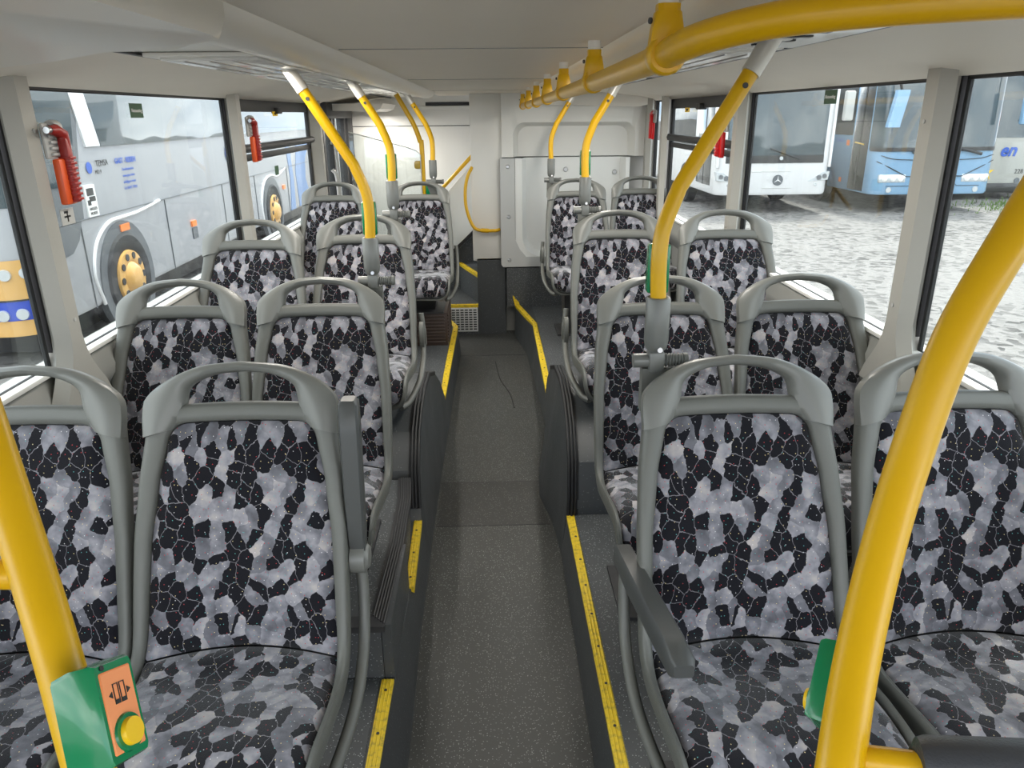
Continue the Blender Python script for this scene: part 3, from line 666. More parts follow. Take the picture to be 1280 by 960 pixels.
def loop(T, sa, sb, ra, rb, nx=8, ny=40, nc=6):
    def hw(s):
        w_ = interp(T, s)
        if s > sb - rb: w_ -= rb - math.sqrt(max(0, rb * rb - (s - sb + rb) ** 2))
        if s < sa + ra: w_ -= ra - math.sqrt(max(0, ra * ra - (sa + ra - s) ** 2))
        return w_
    ss = [sa + ra * (1 - math.cos(math.pi / 2 * k / nc)) for k in range(nc)] + [sa + ra + (sb - rb - sa - ra) * k / ny for k in range(ny)] + [sb - rb + rb * math.sin(math.pi / 2 * k / nc) for k in range(nc + 1)]
    left = [(-hw(s), s) for s in ss]; right = [(hw(s), s) for s in reversed(ss)]
    wt = left[-1][0]; top = [(wt + (-2 * wt) * k / nx, sb) for k in range(1, nx)]
    wb = right[-1][0]; bot = [(wb - 2 * wb * k / nx, sa) for k in range(1, nx)]
    return left + top + right + bot
def crown(P, sb, a):     # gentle arch of the top edge
    return [(x, s + (a * (1 - (x / .2) ** 2) if s > sb - .04 else 0)) for x, s in P]
def seat_parts(base_drop, aisle=0, arm=None, hinge=False):
    parts = []
    O = crown(loop(OW, .0, S_TOP, .07, .045), S_TOP, .010); I = crown(loop(IW, .012, S_TOP - .040, .07, .035), S_TOP - .040, .008)
    g = G(); rows = []
    for (xo, so_), (xi, si) in zip(O, I):
        row = []
        for t_, d in ((0, -.012), (0, .004), (.10, .011), (.35, .013), (.72, .013), (.90, .009), (1.0, -.002), (1.0, -.026), (.7, -.036), (.2, -.03)):
            row.append(mapp(xi + (xo - xi) * t_, si + (so_ - si) * t_, d))
        rows.append(row)
    g.grid(rows, cu=True, cv=True); parts.append(('frame', g, 'frame', None, 50))
    # cushions
    def cushion(s0, s1, rt, rb_, th, name, nu=22, nv=34):
        g = G(); rows = []; uv = []
        for j in range(nv + 1):
            q = j / nv; q = .5 - .5 * math.cos(math.pi * q); s = s0 + (s1 - s0) * q; w_ = interp(IW, s) - .001
            if rt and s > s1 - rt: w_ -= rt - math.sqrt(max(0, rt * rt - (s - s1 + rt) ** 2))
            if rb_ and s < s0 + rb_: w_ -= rb_ - math.sqrt(max(0, rb_ * rb_ - (s0 + rb_ - s) ** 2))
            row = []
            for i in range(nu + 1):
                u = math.sin(math.pi / 2 * (2 * i / nu - 1)); x = u * w_
                f = (1 - abs(u) ** 8) * (1 - abs(2 * q - 1) ** 14)
                bulge = th * f
                sc = s + (.008 * (1 - (x / .2) ** 2) * max(0, (q - .9) * 10) if rt else 0)
                arch = .030 * (.6 - (x / .2) ** 2); sc += arch * ((1 - q) ** 3 if rt else q ** 3)
                row.append(mapp(x, sc, -.004 + bulge)); uv.append((x + .5, s))
            rows.append(row)
        g.grid(rows); parts.append((name, g, 'fabric', uv, 60))
    cushion(S_J + .002, S_TOP - .042, .035, 0, .020, 'back_cushion')
    cushion(.014, S_J - .002, 0, .07, .034, 'seat_cushion', nv=26)
    # grab handle arching over the top
    oc = catmull([(-.211, s_at_z(.905), 0), (-.212, s_at_z(.955), 0), (-.203, s_at_z(.988), 0), (-.160, s_at_z(1.022), 0), (-.09, s_at_z(1.050), 0), (0, s_at_z(1.0595), 0)], 5)
    ic = catmull([(-.150, s_at_z(.920), 0), (-.138, s_at_z(.934), 0), (-.124, s_at_z(.968), 0), (-.113, s_at_z(1.008), 0), (-.064, s_at_z(1.031), 0), (0, s_at_z(1.038), 0)], 5)
    oc = oc + [V((-p.x, p.y, 0)) for p in reversed(oc[:-1])]; ic = ic + [V((-p.x, p.y, 0)) for p in reversed(ic[:-1])]
    g = G(); rows = []; m_ = len(oc)
    for k, (o, i) in enumerate(zip(oc, ic)):
        row = []
        for t_, d in ((0, -.012), (.05, .012), (.2, .020), (.5, .0235), (.8, .020), (1, .010), (1.0, -.018), (.8, -.030), (.4, -.032), (.1, -.026)):
            q = i.lerp(o, t_); row.append(mapp(q.x, q.y, d))
        rows.append(row)
    g.grid(rows, cu=True, cap=True); parts.append(('handle', g, 'handle', None, 45))
    # back shell
    g = G(); rows = []
    for j in range(17):
        s = S_J - .03 + (S_TOP - .012 - S_J + .03) * j / 16; w_ = interp(OW, s) - .006; row = []
        for i in range(13):
            u = -1 + 2 * i / 12; row.append(mapp(u * w_, s, -.024 - .062 * (1 - abs(u) ** 7)))
        rows.append(row)
    back = [[p + V((0, -.004, 0)) for p in r] for r in rows]
    g.grid(rows); g.grid(back); parts.append(('back_shell', g, 'dark', None, 50))
    # underside shell
    g = G(); rows = []
    for j in range(13):
        s = .004 + (S_J + .03) * j / 12; w_ = interp(OW, s) - .01; row = []
        for i in range(11):
            u = -1 + 2 * i / 10; row.append(mapp(u * w_, s, -.018 - .035 * (1 - abs(u) ** 4) * min(1, j / 3)))
        rows.append(row)
    g.grid(rows); parts.append(('seat_shell', g, 'dark', None, 50))
    # pedestal
    g = G(); zb = base_drop
    rows = []
    for z, hx, y0, y1 in ((zb, .16, -.42, -.12), (zb + .012, .16, -.42, -.12), (zb + .02, .10, -.38, -.16), (.36, .12, -.44, -.16), (.415, .19, -.50, -.14)):
        rows.append([(-hx, y0, z), (hx, y0, z), (hx, y1, z), (-hx, y1, z)])
    g.grid(rows, cu=True, cap=True); parts.append(('pedestal', g, 'dark', None, 30))
    if aisle:
        a = aisle; X = a * .248
        g = G(); g.tube([(X, -.125, .63), (X + a * .006, -.14, .56), (X + a * .008, -.20, .45), (X + a * .002, -.33, .385), (X - a * .03, -.50, .345), (X - a * .06, -.56, .34)], .013, 10, 6)
        parts.append(('armrest_support', g, 'frame', None, 50))
        if hinge:
            g = G(); c = V((X + a * .005, -.17, .535))
            for k in range(2):
                rows = []
                for t_, f in ((-.012, .85), (-.008, 1), (.008, 1), (.012, .85)):
                    rows.append([c + V((a * t_, (.036 - k * .014) * f * math.cos(q * math.pi / 10) - .2 * .055 * math.sin(q * math.pi / 10), (.07 - k * .02) * f * math.sin(q * math.pi / 10))) + V((a * .006 * k, 0, 0)) for q in range(20)])
                g.grid(rows, cu=True, cap=True)
            parts.append(('folded_armrest', g, 'frame', None, 45))
        if arm == 'down':
            g = G(); rows = []
            for y, z, hw_, hh, dx in ((-.06, .60, .018, .02, 0), (-.075, .605, .021, .024, 0), (-.20, .612, .023, .028, .01), (-.40, .612, .025, .026, .036), (-.462, .612, .024, .022, .042), (-.475, .612, .018, .014, .043)):
                rows.append([(X - a * dx + hw_ * cx, y, z + hh * cz) for cx, cz in ((-1, -.8), (-.8, -1), (.8, -1), (1, -.8), (1, .7), (.75, 1), (-.75, 1), (-1, .7))])
            g.grid(rows, cu=True, cap=True); parts.append(('armrest', g, 'armpad', None, 40))
        if arm == 'up':
            g = G(); rows = []
            for y, z, hw_, hh in ((-.135, .655, .018, .018), (-.13, .70, .019, .024), (-.105, .93, .021, .025), (-.098, .995, .020, .023), (-.097, 1.003, .014, .017)):
                rows.append([(X + hw_ * cx, y + hh * cz + .01, z) for cx, cz in ((-1, -.8), (-.8, -1), (.8, -1), (1, -.8), (1, .7), (.75, 1), (-.75, 1), (-1, .7))])
            g.grid(rows, cu=True, cap=True); parts.append(('armrest', g, 'armpad', None, 40))
            g = G(); g.disc((X - .016, -.125, .635), (1, 0, 0), .036, .032, 18); g.disc((X + .016, -.125, .635), (1, 0, 0), .030, .008, 18, .024)
            parts.append(('armrest_hinge', g, 'handle', None, 40))
    return parts
mesh_cache = {}
def make_seat(x, y, z, rest, label, group, **k):
    t = empty('passenger_seat', (x, y, z), label, 'seat', group)
    key0 = 'common'
    for nm, g, m, uv, ang in seat_parts(rest - z, **k):
        key = nm if nm in ('frame', 'back_cushion', 'seat_cushion', 'handle', 'back_shell', 'seat_shell') else None
        if key and key in mesh_cache:
            o = bpy.data.objects.new(nm, mesh_cache[key]); COL.objects.link(o); o.parent = t
        else:
            o = g.build(nm, m, t, uv=uv, ang=ang)
            if key: mesh_cache[key] = o.data
    return t
GS = 'camouflage patterned seats facing the viewer'
SE = [
 (.545, 1.55, .18, .184, 'nearest right aisle seat in camouflage plush with its armrest folded down', dict(aisle=-1, arm='down')),
 (1.03, 1.55, .18, .184, 'nearest right window seat partly hidden behind the big yellow foreground pole', {}),
 (-.555, 1.57, .18, .184, 'nearest left aisle seat in camouflage plush with its armrest folded up beside the backrest', dict(aisle=1, arm='up')),
 (-1.025, 1.57, .18, .184, 'nearest left window seat half hidden by the yellow foreground pole', {}),
 (.568, 2.42, .18, .184, 'right aisle seat of the second row with grey pole socket standing in front of it', {}),
 (1.04, 2.42, .18, .184, 'right window seat of the second row beside the wide window pillar', {}),
 (-.57, 2.48, .18, .366, 'left aisle seat of the second row on the raised plinth with black ribbed edge', {}),
 (-1.035, 2.48, .18, .366, 'left window seat of the second row beside the long window sill', {}),
 (.600, 3.46, .27, .52, 'right aisle seat above the wheel arch with round folded armrest', dict(aisle=-1, hinge=True)),
 (1.072, 3.38, .275, .52, 'right window seat above the wheel arch, black back shell showing on its left', {}),
 (-.565, 3.42, .27, .50, 'left aisle seat above the wheel arch with round folded armrest and pole at its shoulder', dict(aisle=1, hinge=True)),
 (-1.03, 3.30, .27, .50, 'left window seat above the wheel arch, black back shell showing on its right', {}),
 (.638, 5.50, .25, .254, 'rearmost right aisle seat in front of the white cabinet door', dict(aisle=-1, hinge=True)),
 (1.105, 5.50, .262, .254, 'rearmost right window seat in front of the white rear wall', {}),
 (-.482, 5.40, .25, .46, 'rearmost left aisle seat on the brown heater box near the stairs', dict(aisle=1)),
 (-1.045, 5.20, .27, .224, 'rearmost left window seat near the dark rear door', {}),
]
for x, y, z, rest, lab, k in SE: make_seat(x, y, z, rest, lab, GS, **k)

# ------------------------------------------------------------------ slanted poles on the seat shoulders
def slant_pole(x, y, zb, sg, label, green=True, yt=0):
    """sg: direction in which the top leans (+1 right)"""
    t = empty('grab_pole', (x, y, zb), label, 'pole', 'slanted yellow poles clamped to seat shoulders'); org = t.location
    zs = zb + .13      # top of socket
    P = [(x, y, zs - .02), (x - sg * .004, y, zs + .08), (x + sg * .003, y + yt * .1, zs + .15), (x + sg * .035, y + yt * .3, zs + .235)]
    ztop = 1.835; k = (ztop - (zs + .235)); P += [(x + sg * (.035 + k * .62), y + yt * .8, ztop)]
    pts = catmull(P[:4], 6)[:-1] + [V(P[3]), V(P[4])]
    g = G(); g.tube(pts, .0175, 16); g.build('tube', 'yellow', t, org)
    a = V(P[4]); d = (V(P[4]) - V(P[3])).normalized(); b = a + d * ((1.90 - a.z) / d.z)
    g = G(); g.tube([a - d * .012, a + d * .03, b + d * .01], .0205, 16); g.disc(b - V((0, 0, .012)), (0, 0, 1), .036, .012, 18); g.build('ceiling_sleeve', 'sleeve', t, org)
    s = G(); q = a - d * .04; s.disc(q + V((-.0, -.0165, 0)), (0, -1, 0), .006, .003, 10); s.build('set_screw', 'dark', t, org)
    g = G(); g.lathe([(.014, zb + .002), (.024, zb + .012), (.0275, zb + .03), (.0275, zs - .004), (.025, zs)], (x, y, 0), 'z', 22); g.build('socket', 'socket', t, org)
    s = G(); s.disc((x + .004, y - .025, zb + .014), (0, -1, .1), .006, .004, 10); s.build('set_screw', 'metal', t, org)
    g = G(); zc = zb - .018
    g.box((x - .017, y - .02, zb - .042), (x + .019, y + .02, zb + .006), .006)
    g.tube([(x - .05, y, zc), (x - .015, y, zc)], .0165, 14)
    rr = []; pp = []
    for k in range(15): pp.append((x + .015 + k * .0036, y, zc)); rr.append(.0165 if k % 2 else .0125)
    g.tube(pp, rr, 14); g.tube([(x + .064, y, zc), (x + .074, y, zc)], .0165, 14)
    g.build('clamp', 'socket', t, org)
    h = sg
    g = G(); g.prism([(x - h * .03, zb - .035), (x + h * .05, zb - .035), (x + h * .04, zb - .06), (x + h * .02, zb - .12), (x - h * .03, zb - .14)], 'y', y - .012, y + .016); g.build('bracket', 'frame', t, org)
    if green:
        g = G(); g.box((x - .024, y + .008, zs + .005), (x + .024, y + .04, zs + .115), .006); g.build('stop_button_box', 'green', t, org)
    return t
slant_pole(.375, 1.60, 1.235, 1, 'thickest slanted yellow pole on the right, rising from the nearest right aisle seat', yt=.06)
slant_pole(.446, 3.48, 1.348, 1, 'slanted yellow pole on the right aisle seat above the wheel arch')
slant_pole(.458, 5.52, 1.318, 1, 'rearmost right slanted yellow pole, in front of the white rear wall', green=False)
slant_pole(-.40, 2.52, 1.235, -1, 'nearest slanted yellow pole on the left, rising from second row aisle seat')
slant_pole(-.43, 3.44, 1.345, -1, 'middle slanted yellow pole on the left, on the wheel arch aisle seat')
slant_pole(-.385, 5.44, 1.322, -1, 'rearmost left slanted yellow pole, close to the stair handrail', green=False)

# ------------------------------------------------------------------ overhead rail with hangers
t = empty('overhead_rail', (.25, 1, 1.82), 'long thick yellow overhead rail with hanging brackets curving across at the right', 'rail'); org = t.location
g = G(); g.tube([(1.25, .77, 1.868), (.80, .79, 1.860), (.52, .80, 1.852), (.40, .825, 1.848), (.31, .87, 1.842), (.255, .95, 1.832), (.238, 1.06, 1.822), (.238, 1.3, 1.817), (.243, 2.2, 1.812), (.252, 4.0, 1.806), (.258, 5.75, 1.803)], .0185, 18, 6); g.build('tube', 'yellow', t, org)
for i, y in enumerate((1.06, 1.78, 2.5, 3.2, 3.95, 4.75, 5.55)):
    x = .238 + .02 * (y - 1.06) / 4.7; z = 1.822 - .018 * min(1, (y - 1.06) / 3)
    g = G(); g.lathe([(.0138, 1.86), (.0138, 1.902)], (x, y, 0), 'z', 16); a = g.build('hanger_stem', 'white', t, org)
    g = G(); g.lathe([(.023, -.014), (.026, -.010), (.026, .010), (.023, .014)], (x, y, z), 'y', 18)
    rows = []
    for zz, hx, hy in ((z + .005, .0235, .014), (z + .030, .0205, .015), (z + .050, .0165, .015), (z + .052, .0145, .0145), (1.882, .0145, .0145)):
        rows.append([(x + hx * cx, y + hy * cy, zz) for cx, cy in ((-1, -.6), (-.6, -1), (.6, -1), (1, -.6), (1, .6), (.6, 1), (-.6, 1), (-1, .6))])
    g.grid(rows, cu=True, cap=True); o = g.build('hanger', 'yellow', t, org)
    s = G(); s.disc((x - .022, y - .006, z + .04), (-1, -.3, 0), .004, .003, 8); s.build('screw', 'dark', o, org)

# ------------------------------------------------------------------ foreground poles
t = empty('grab_pole', (.234, .371, 1.2), 'large curved yellow pole in the right foreground with green button box and grey padded rail', 'pole'); org = t.location
g = G(); g.tube([(.70, .84, 1.80), (.62, .775, 1.765), (.546, .716, 1.711), (.480, .668, 1.640), (.428, .643, 1.550), (.388, .612, 1.440), (.350, .567, 1.360), (.309, .506, 1.290), (.272, .440, 1.235), (.24, .38, 1.15), (.22, .35, .95)], .0188, 20, 6); g.build('tube', 'yellow', t, org)
g = G(); g.tube([(.285, .462, 1.246), (.33, .440, 1.258), (.40, .425, 1.262)], .0115, 16); g.build('cross_rail', 'yellow', t, org)
g = G(); g.tube([(.332, .438, 1.260), (.334, .438, 1.260), (.341, .4355, 1.261), (.42, .425, 1.263), (.80, .40, 1.262)], [.014, .021, .0235, .0245, .0245], 20); g.build('padded_sleeve', 'pad', t, org)
def orient(up, n):
    up = V(up).normalized(); n = V(n); n = (n - up * n.dot(up)).normalized(); w_ = up.cross(n); return Matrix((w_, n, up)).transposed()   # local x=w, y=n, z=up
def button_box(t, org, c, up, n, face=True):
    R3 = orient(up, n); c = V(c)
    g = G(); rows = []
    for d, f in ((0, .92), (.016, 1.0), (.034, .98), (.038, .93)):
        rows.append([R3 @ V((.021 * f * a, d, .038 * f * b + (0 if f < 1 else 0))) + c for a, b in ((-1, -.9), (-.9, -1), (.9, -1), (1, -.9), (1, .9), (.9, 1), (-.9, 1), (-1, .9))])
    g.grid(rows, cu=True, cap=True); b = g.build('stop_button_box', 'green', t, org)
    b['label'] = 'green stop button housing'
    if not face: return
    g = G(); g.box((-.0165, .0375, -.030), (.0165, .0390, .030), .001, 1, R3, c); g.build('button_label', 'orange', b, org)
    g = G(); g.disc(R3 @ V((0, .038, -.0175)) + c, R3 @ V((0, 1, 0)), .0145, .003, 26, .0135); g.build('button_ring', 'green', b, org)
    g = G(); g.disc(R3 @ V((0, .040, -.0175)) + c, R3 @ V((0, 1, 0)), .0105, .005, 26, .0098); g.build('push_button', 'btn', b, org)
    g = G(); g.disc(R3 @ V((-.012, .0375, .0335)) + c, R3 @ V((0, 1, 0)), .0022, .0014, 10)
    # door symbol: two leaves with arrows
    def r_(x0, x1, z0, z1): g.box((x0, .0388, z0), (x1, .0395, z1), 0, 1, R3, c)
    for s in (-1, 1):
        a, b_ = (.0006, .0062) if s > 0 else (-.0062, -.0006)
        r_(a, b_, .019, .0197); r_(a, b_, .0045, .0078); r_(a, a + .0007, .0045, .0197); r_(b_ - .0007, b_, .0045, .0197)
        p = [V((s * .0078, .039, .0095)), V((s * .0078, .039, .0145)), V((s * .0115, .039, .012))]
        k = len(g.v); g.v += [R3 @ q + c for q in p] + [R3 @ (q + V((0, .0005, 0))) + c for q in p]; g.f += [(k, k + 1, k + 2), (k + 3, k + 4, k + 5), (k, k + 1, k + 4, k + 3), (k + 1, k + 2, k + 5, k + 4), (k + 2, k, k + 3, k + 5)]
    g.build('door_symbol', 'printblack', b, org)
button_box(t, org, (.331, .526, 1.250), (.42, .66, .60), (-.62, .72, -.1), face=True)
t = empty('grab_pole', (-.3, .4, 1.2), 'yellow pole in the left foreground carrying a green stop button with orange label', 'pole'); org = t.location
g = G(); g.tube([(-.56, .76, 1.70), (-.516, .694, 1.625), (-.447, .612, 1.524), (-.388, .540, 1.410), (-.351, .492, 1.348), (-.316, .444, 1.279), (-.278, .399, 1.217), (-.25, .36, 1.05)], .0172, 20, 6); g.build('tube', 'yellow', t, org)
g = G(); g.tube([(-.385, .535, 1.395), (-.44, .53, 1.40), (-.62, .52, 1.40)], .0125, 16); g.build('cross_rail', 'yellow', t, org)
button_box(t, org, (-.320, .452, 1.318), (-.25, .42, .75), (.98, -.10, .24))

# ------------------------------------------------------------------ emergency hammers and stickers
def hammer(x, y, z, sg, m1, m2, label, s=1.0):
    t = empty('emergency_hammer', (x, y, z), label, 'emergency hammer'); org = t.location; c = V((x, y, z)); a = -sg   # a: towards the aisle
    def B(g, p, q, bev=.003):
        p = V((p[0] * a, p[1], p[2])) * s + c; q = V((q[0] * a, q[1], q[2])) * s + c
        g.box([min(u, v) for u, v in zip(p, q)], [max(u, v) for u, v in zip(p, q)], bev * s)
    g = G(); B(g, (0, -.045, -.02), (.012, .045, .075), .006)
    for k in range(4): B(g, (.012, -.03, -.012 + k * .016), (.020, .03, -.004 + k * .016), .002)
    g.lathe([(.018 * s, -.004), (.02 * s, .0), (.02 * s, .026 * s), (.014 * s, .03 * s)], c + V((a * .014, -.01 * s, .062 * s)), 'y', 16)
    g.build('bracket', 'ltgrey', t, org)
    g = G(); B(g, (.008, -.028, -.145), (.03, .028, -.02), .006); g.build('holder', m1, t, org)
    g = G(); P = [V((.022 * a, 0, z_)) * s + c for z_ in (-.14, -.06, .03)]
    B(g, (.018, .0, -.14), (.044, .026, .035), .005)
    for k in range(9): B(g, (.014, -.002, -.135 + k * .014), (.048, .03, -.127 + k * .014), .002)
    g.tube([V((.03 * a, -.045, .056)) * s + c, V((.03 * a, -.02, .056)) * s + c, V((.03 * a, .012, .045)) * s + c, V((.031 * a, .018, .0)) * s + c], [.010 * s, .016 * s, .017 * s, .013 * s], 12); g.build('hammer_grip', m2, t, org)
    g = G(); g.tube([V((.03 * a, -.062, .056)) * s + c, V((.03 * a, -.04, .056)) * s + c], .009 * s, 10); g.build('hammer_head', 'metal', t, org)
hammer(-1.213, 2.20, 1.665, -1, 'hamorange', 'hamdark', 'large orange emergency hammer with grey bracket on the nearest left window pillar')
hammer(-1.213, 4.02, 1.675, -1, 'hamorange', 'hamdark', 'orange emergency hammer on the left pillar beside the opening window')
hammer(1.213, 3.92, 1.675, 1, 'hamred', 'hamred', 'red emergency hammer on the right pillar between the big window and opening window')
hammer(1.213, 5.60, 1.70, 1, 'hamred', 'hamred', 'small red emergency hammer at the far right rear pillar', .9)
def sticker(c, n, u, w_, h, m, name, label, cat, lines=(), lm='printwhite'):
    t = empty(name, c, label, cat); org = V(c); n = V(n); u = V(u); up = V((0, 0, 1))
    g = G(); R3 = Matrix((u, n, up)).transposed(); g.box((-w_ / 2, 0, -h / 2), (w_ / 2, .0015, h / 2), 0, 1, R3, c); g.build('backing', m, t, org)
    for s, sz, dz in lines: text('lettering', s, sz, u if True else u, up, V(c) + n * .0025 + V((0, 0, dz)), lm, t, org)
    return t
sticker((-1.291, 2.95, 1.775), (1, 0, 0), (0, 1, 0), .105, .05, 'signgreen', 'exit_sticker', 'small green exit sticker on the left window near the top', 'sticker', (('Notausstieg', .018, 0),))
sticker((1.291, 2.93, 1.80), (-1, 0, 0), (0, -1, 0), .105, .05, 'signgreen', 'exit_sticker', 'small green exit sticker on the big right window near the top', 'sticker', (('Notausstieg', .018, 0),))
sticker((-1.291, 4.75, 1.44), (1, 0, 0), (0, 1, 0), .08, .055, 'signgreen', 'exit_sticker', 'small green sticker on the lower pane of the left opening window', 'sticker')
sticker((-1.272, 4.78, 1.765), (1, 0, 0), (0, 1, 0), .11, .026, 'btn', 'warning_sticker', 'tiny yellow sticker at the top of the left opening window', 'sticker', (('KIPP', .02, 0),), 'printblack')
sticker((1.272, 4.95, 1.765), (-1, 0, 0), (0, -1, 0), .11, .026, 'btn', 'warning_sticker', 'tiny yellow sticker at the top of the right opening window', 'sticker', (('KIPP', .02, 0),), 'printblack')
t = sticker((-1.2115, 2.205, 1.485), (1, 0, 0), (0, 1, 0), .07, .045, 'ltgrey', 'hammer_sticker', 'small grey pictogram sticker below the nearest orange hammer', 'sticker')
g = G()
for q in (((-.016, .010), (.004, .016)), ((-.004, -.014), (.001, .014)), ((-.018, -.002), (.014, .003))): g.box((-1.2105, 2.205 + q[0][0], 1.485 + q[0][1]), (-1.209, 2.205 + q[1][0], 1.485 + q[1][1]))
g.build('pictogram', 'printblack', t, (-1.2115, 2.205, 1.485))

# ------------------------------------------------------------------ outside
ZG = -.38
g = G(); n_ = 60
g.grid([[(-60 + 120 * i / n_, -30 + 120 * j / n_, ZG + random.uniform(-.01, .01)) for i in range(n_ + 1)] for j in range(n_ + 1)]); struct(g, 'ground', 'gravel')
def add_wheel(parent, org, x, y, z, r, sg, m, holes=10):
    g = G(); g.lathe([(r * .55, -.02), (r * .62, .0), (r * .9, .01), (r, -.03), (r, -.24), (r * .6, -.26)] if sg > 0 else [(r * .55, .02), (r * .62, .0), (r * .9, -.01), (r, .03), (r, .24), (r * .6, .26)], (x, y, z), 'x', 36); w_ = g.build('wheel', 'tyre', parent, org)
    s = sg; g = G(); g.lathe([(r * .60, s * -.03), (r * .58, s * .02), (r * .42, s * .03), (r * .34, s * .02), (r * .26, s * .07), (r * .2, s * .085), (r * .02, s * .085)], (x, y, z), 'x', 32); g.build('hub_cap', m, w_, org)
    g = G()
    for k in range(holes):
        a = 2 * math.pi * k / holes; c = V((x + s * .026, y + r * .47 * math.cos(a), z + r * .47 * math.sin(a))); g.disc(c, (s, 0, 0), r * .075, .008, 10)
    g.build('hub_slots', 'dark', w_, org)
def rbox(x0, x1, y0, y1, z0, z1, rv, rt, lean=0):
    """rounded bus body: vertical corner radius rv in front, top radius rt"""
    g = G(); rows = []; n = 6
    def sec(ins):
        P = []
        for cx, cy, a0 in ((x0 + rv, y0 + rv, 180), (x1 - rv, y0 + rv, 270)):
            for k in range(n + 1):
                a = math.radians(a0 + 90 * k / n); P.append((cx + (rv - ins) * math.cos(a), cy + (rv - ins) * math.sin(a)))
        P += [(x1 - ins, y1 - ins), (x0 + ins, y1 - ins)]; return P
    for z, ins in [(z0, .03), (z0 + .05, 0)] + [(z1 - rt + rt * math.sin(math.pi / 2 * k / 5), rt - rt * math.cos(math.pi / 2 * k / 5)) for k in range(6)]:
        rows.append([(x, y + lean * max(0, z - z0 - .9) ** 1.5, z) for x, y in sec(min(ins, rv * .98))])
    g.grid(rows, cu=True, cap=True); return g
def wrap(x0, x1, y0, yside, z0, z1, rv, out, lean=0, zb=0, rc=.12):
    """panel wrapped around the front corners"""
    g = G(); n = 6; P = [(x0 - out, yside)]
    for cx, cy, a0 in ((x0 + rv, y0 + rv, 180), (x1 - rv, y0 + rv, 270)):
        for k in range(n + 1):
            a = math.radians(a0 + 90 * k / n); P.append((cx + (rv + out) * math.cos(a), cy + (rv + out) * math.sin(a)))
    P.append((x1 + out, yside)); rows = []
    q_ = min(.06, (z1 - z0) * .2)
    for z, e in ((z0, .03), (z0 + q_, 0), ((z0 + z1) / 2, 0), (z1 - q_, 0), (z1, .03)):
        rows.append([(x, y + lean * max(0, z - zb - .9) ** 1.5, z) for x, y in P])
    g.grid(rows); return g

# --- white single decker with star emblem
def star_emblem(c, r, parent, org):
    g = G(); n = 28; rows = []
    pts = [V((c[0] + r * math.cos(2 * math.pi * k / n), c[1], c[2] + r * math.sin(2 * math.pi * k / n))) for k in range(n)]
    g.disc((c[0], c[1] + .004, c[2]), (0, -1, 0), r, .008, 28); g.build('emblem_disc', 'busgrey', parent, org)
    g = G()
    for k in range(3):
        a = math.radians(90 + 120 * k); tip = V((c[0] + r * .93 * math.cos(a), c[1] - .008, c[2] + r * .93 * math.sin(a)))
        for s in (-1, 1):
            b = math.radians(90 + 120 * k + s * 60); q = V((c[0] + r * .16 * math.cos(b), c[1] - .008, c[2] + r * .16 * math.sin(b))); m_ = V((c[0], c[1] - .014, c[2]))
            i = len(g.v); g.v += [tip, q, m_]; g.f.append((i, i + 1, i + 2))
    g.build('star', 'metal', parent, org, ang=10)
x0, x1, y0 = 4.97, 7.47, 16.5
t = empty('parked_bus', ((x0 + x1) / 2, y0, ZG), 'white single deck bus with round star emblem parked on the gravel', 'bus'); org = t.location
rbox(x0, x1, y0, y0 + 11, .03, 2.75, .22, .2).build('body', 'buswhite', t, org)
g = wrap(x0 + .05, x1 - .05, y0 - .005, y0 + .5, .72, 2.62, .22, .055 - .05 + .004); w_ = g.build('windscreen', 'busglass', t, org)
g = wrap(x0 + .05, x1 - .05, y0 - .008, y0 + .4, .70, .86, .22, .008); g.build('windscreen_mask', 'busblack', t, org)
for xx in (x0 - .012, x1 - .05):
    g = G(); g.box((xx, y0 + .02, .6), (xx + .06, y0 + .14, 2.7), .02); g.build('corner_post', 'buswhite', t, org)
for a, b in (((6.75, .78), (6.1, 1.0)), ((5.7, .78), (5.1, .98))):
    g = G(); g.tube([(a[0], y0 - .03, a[1]), (b[0], y0 - .035, b[1])], .014, 8); g.build('wiper', 'busblack', t, org)
for s, cx in ((-1, 5.17), (1, 7.25)):
    g = G(); g.prism([(cx - s * .26, .30), (cx + s * .18, .34), (cx + s * .20, .52), (cx + s * .05, .50)], 'y', y0 - .012, y0 + .2); h = g.build('headlamp', 'lampglass', t, org)
    g = G(); g.disc((cx - s * .02, y0 - .012, .39), (0, -1, 0), .055, .01, 16); g.disc((cx + s * .10, y0 - .012, .42), (0, -1, 0), .05, .01, 16); g.build('lens', 'busgrey', h, org)
    g = G(); g.disc((cx - s * .08, y0 - .004, .24), (0, -1, 0), .035, .01, 14); g.build('fog_lamp', 'lampglass', t, org)
star_emblem((6.33, y0 - .006, .34), .115, t, org)
g = G(); g.disc((6.35, y0 - .02, .80), (0, -1, 0), .04, .01, 16); g.build('sensor', 'lampglass', t, org)
g = G(); g.tube([(5.5, y0 - .004, .52), (6.6, y0 - .004, .52)], .006, 6); g.tube([(6.0, y0 - .004, .17), (6.65, y0 - .004, .17)], .006, 6); g.build('panel_gap', 'ltgrey', t, org)
for y in (16.62,):
    g = G(); g.box((x0 - .012, 16.95, .2), (x0 + .02, 18.1, 2.35), .02); d = g.build('front_door', 'busglassd', t, org)
    g = G(); g.box((x0 - .02, 17.50, .2), (x0 + .02, 17.55, 2.35)); g.build('door_seal', 'busblack', d, org)
g = G(); g.box((x0 - .01, 18.4, 1.0), (x0 + .02, 27, 2.3), .02); g.build('side_window', 'busglassd', t, org)
add_wheel(t, org, x0 - .01, 19.2, .12, .48, -1, 'ltgrey'); add_wheel(t, org, x1 + .01, 19.2, .12, .48, 1, 'ltgrey')
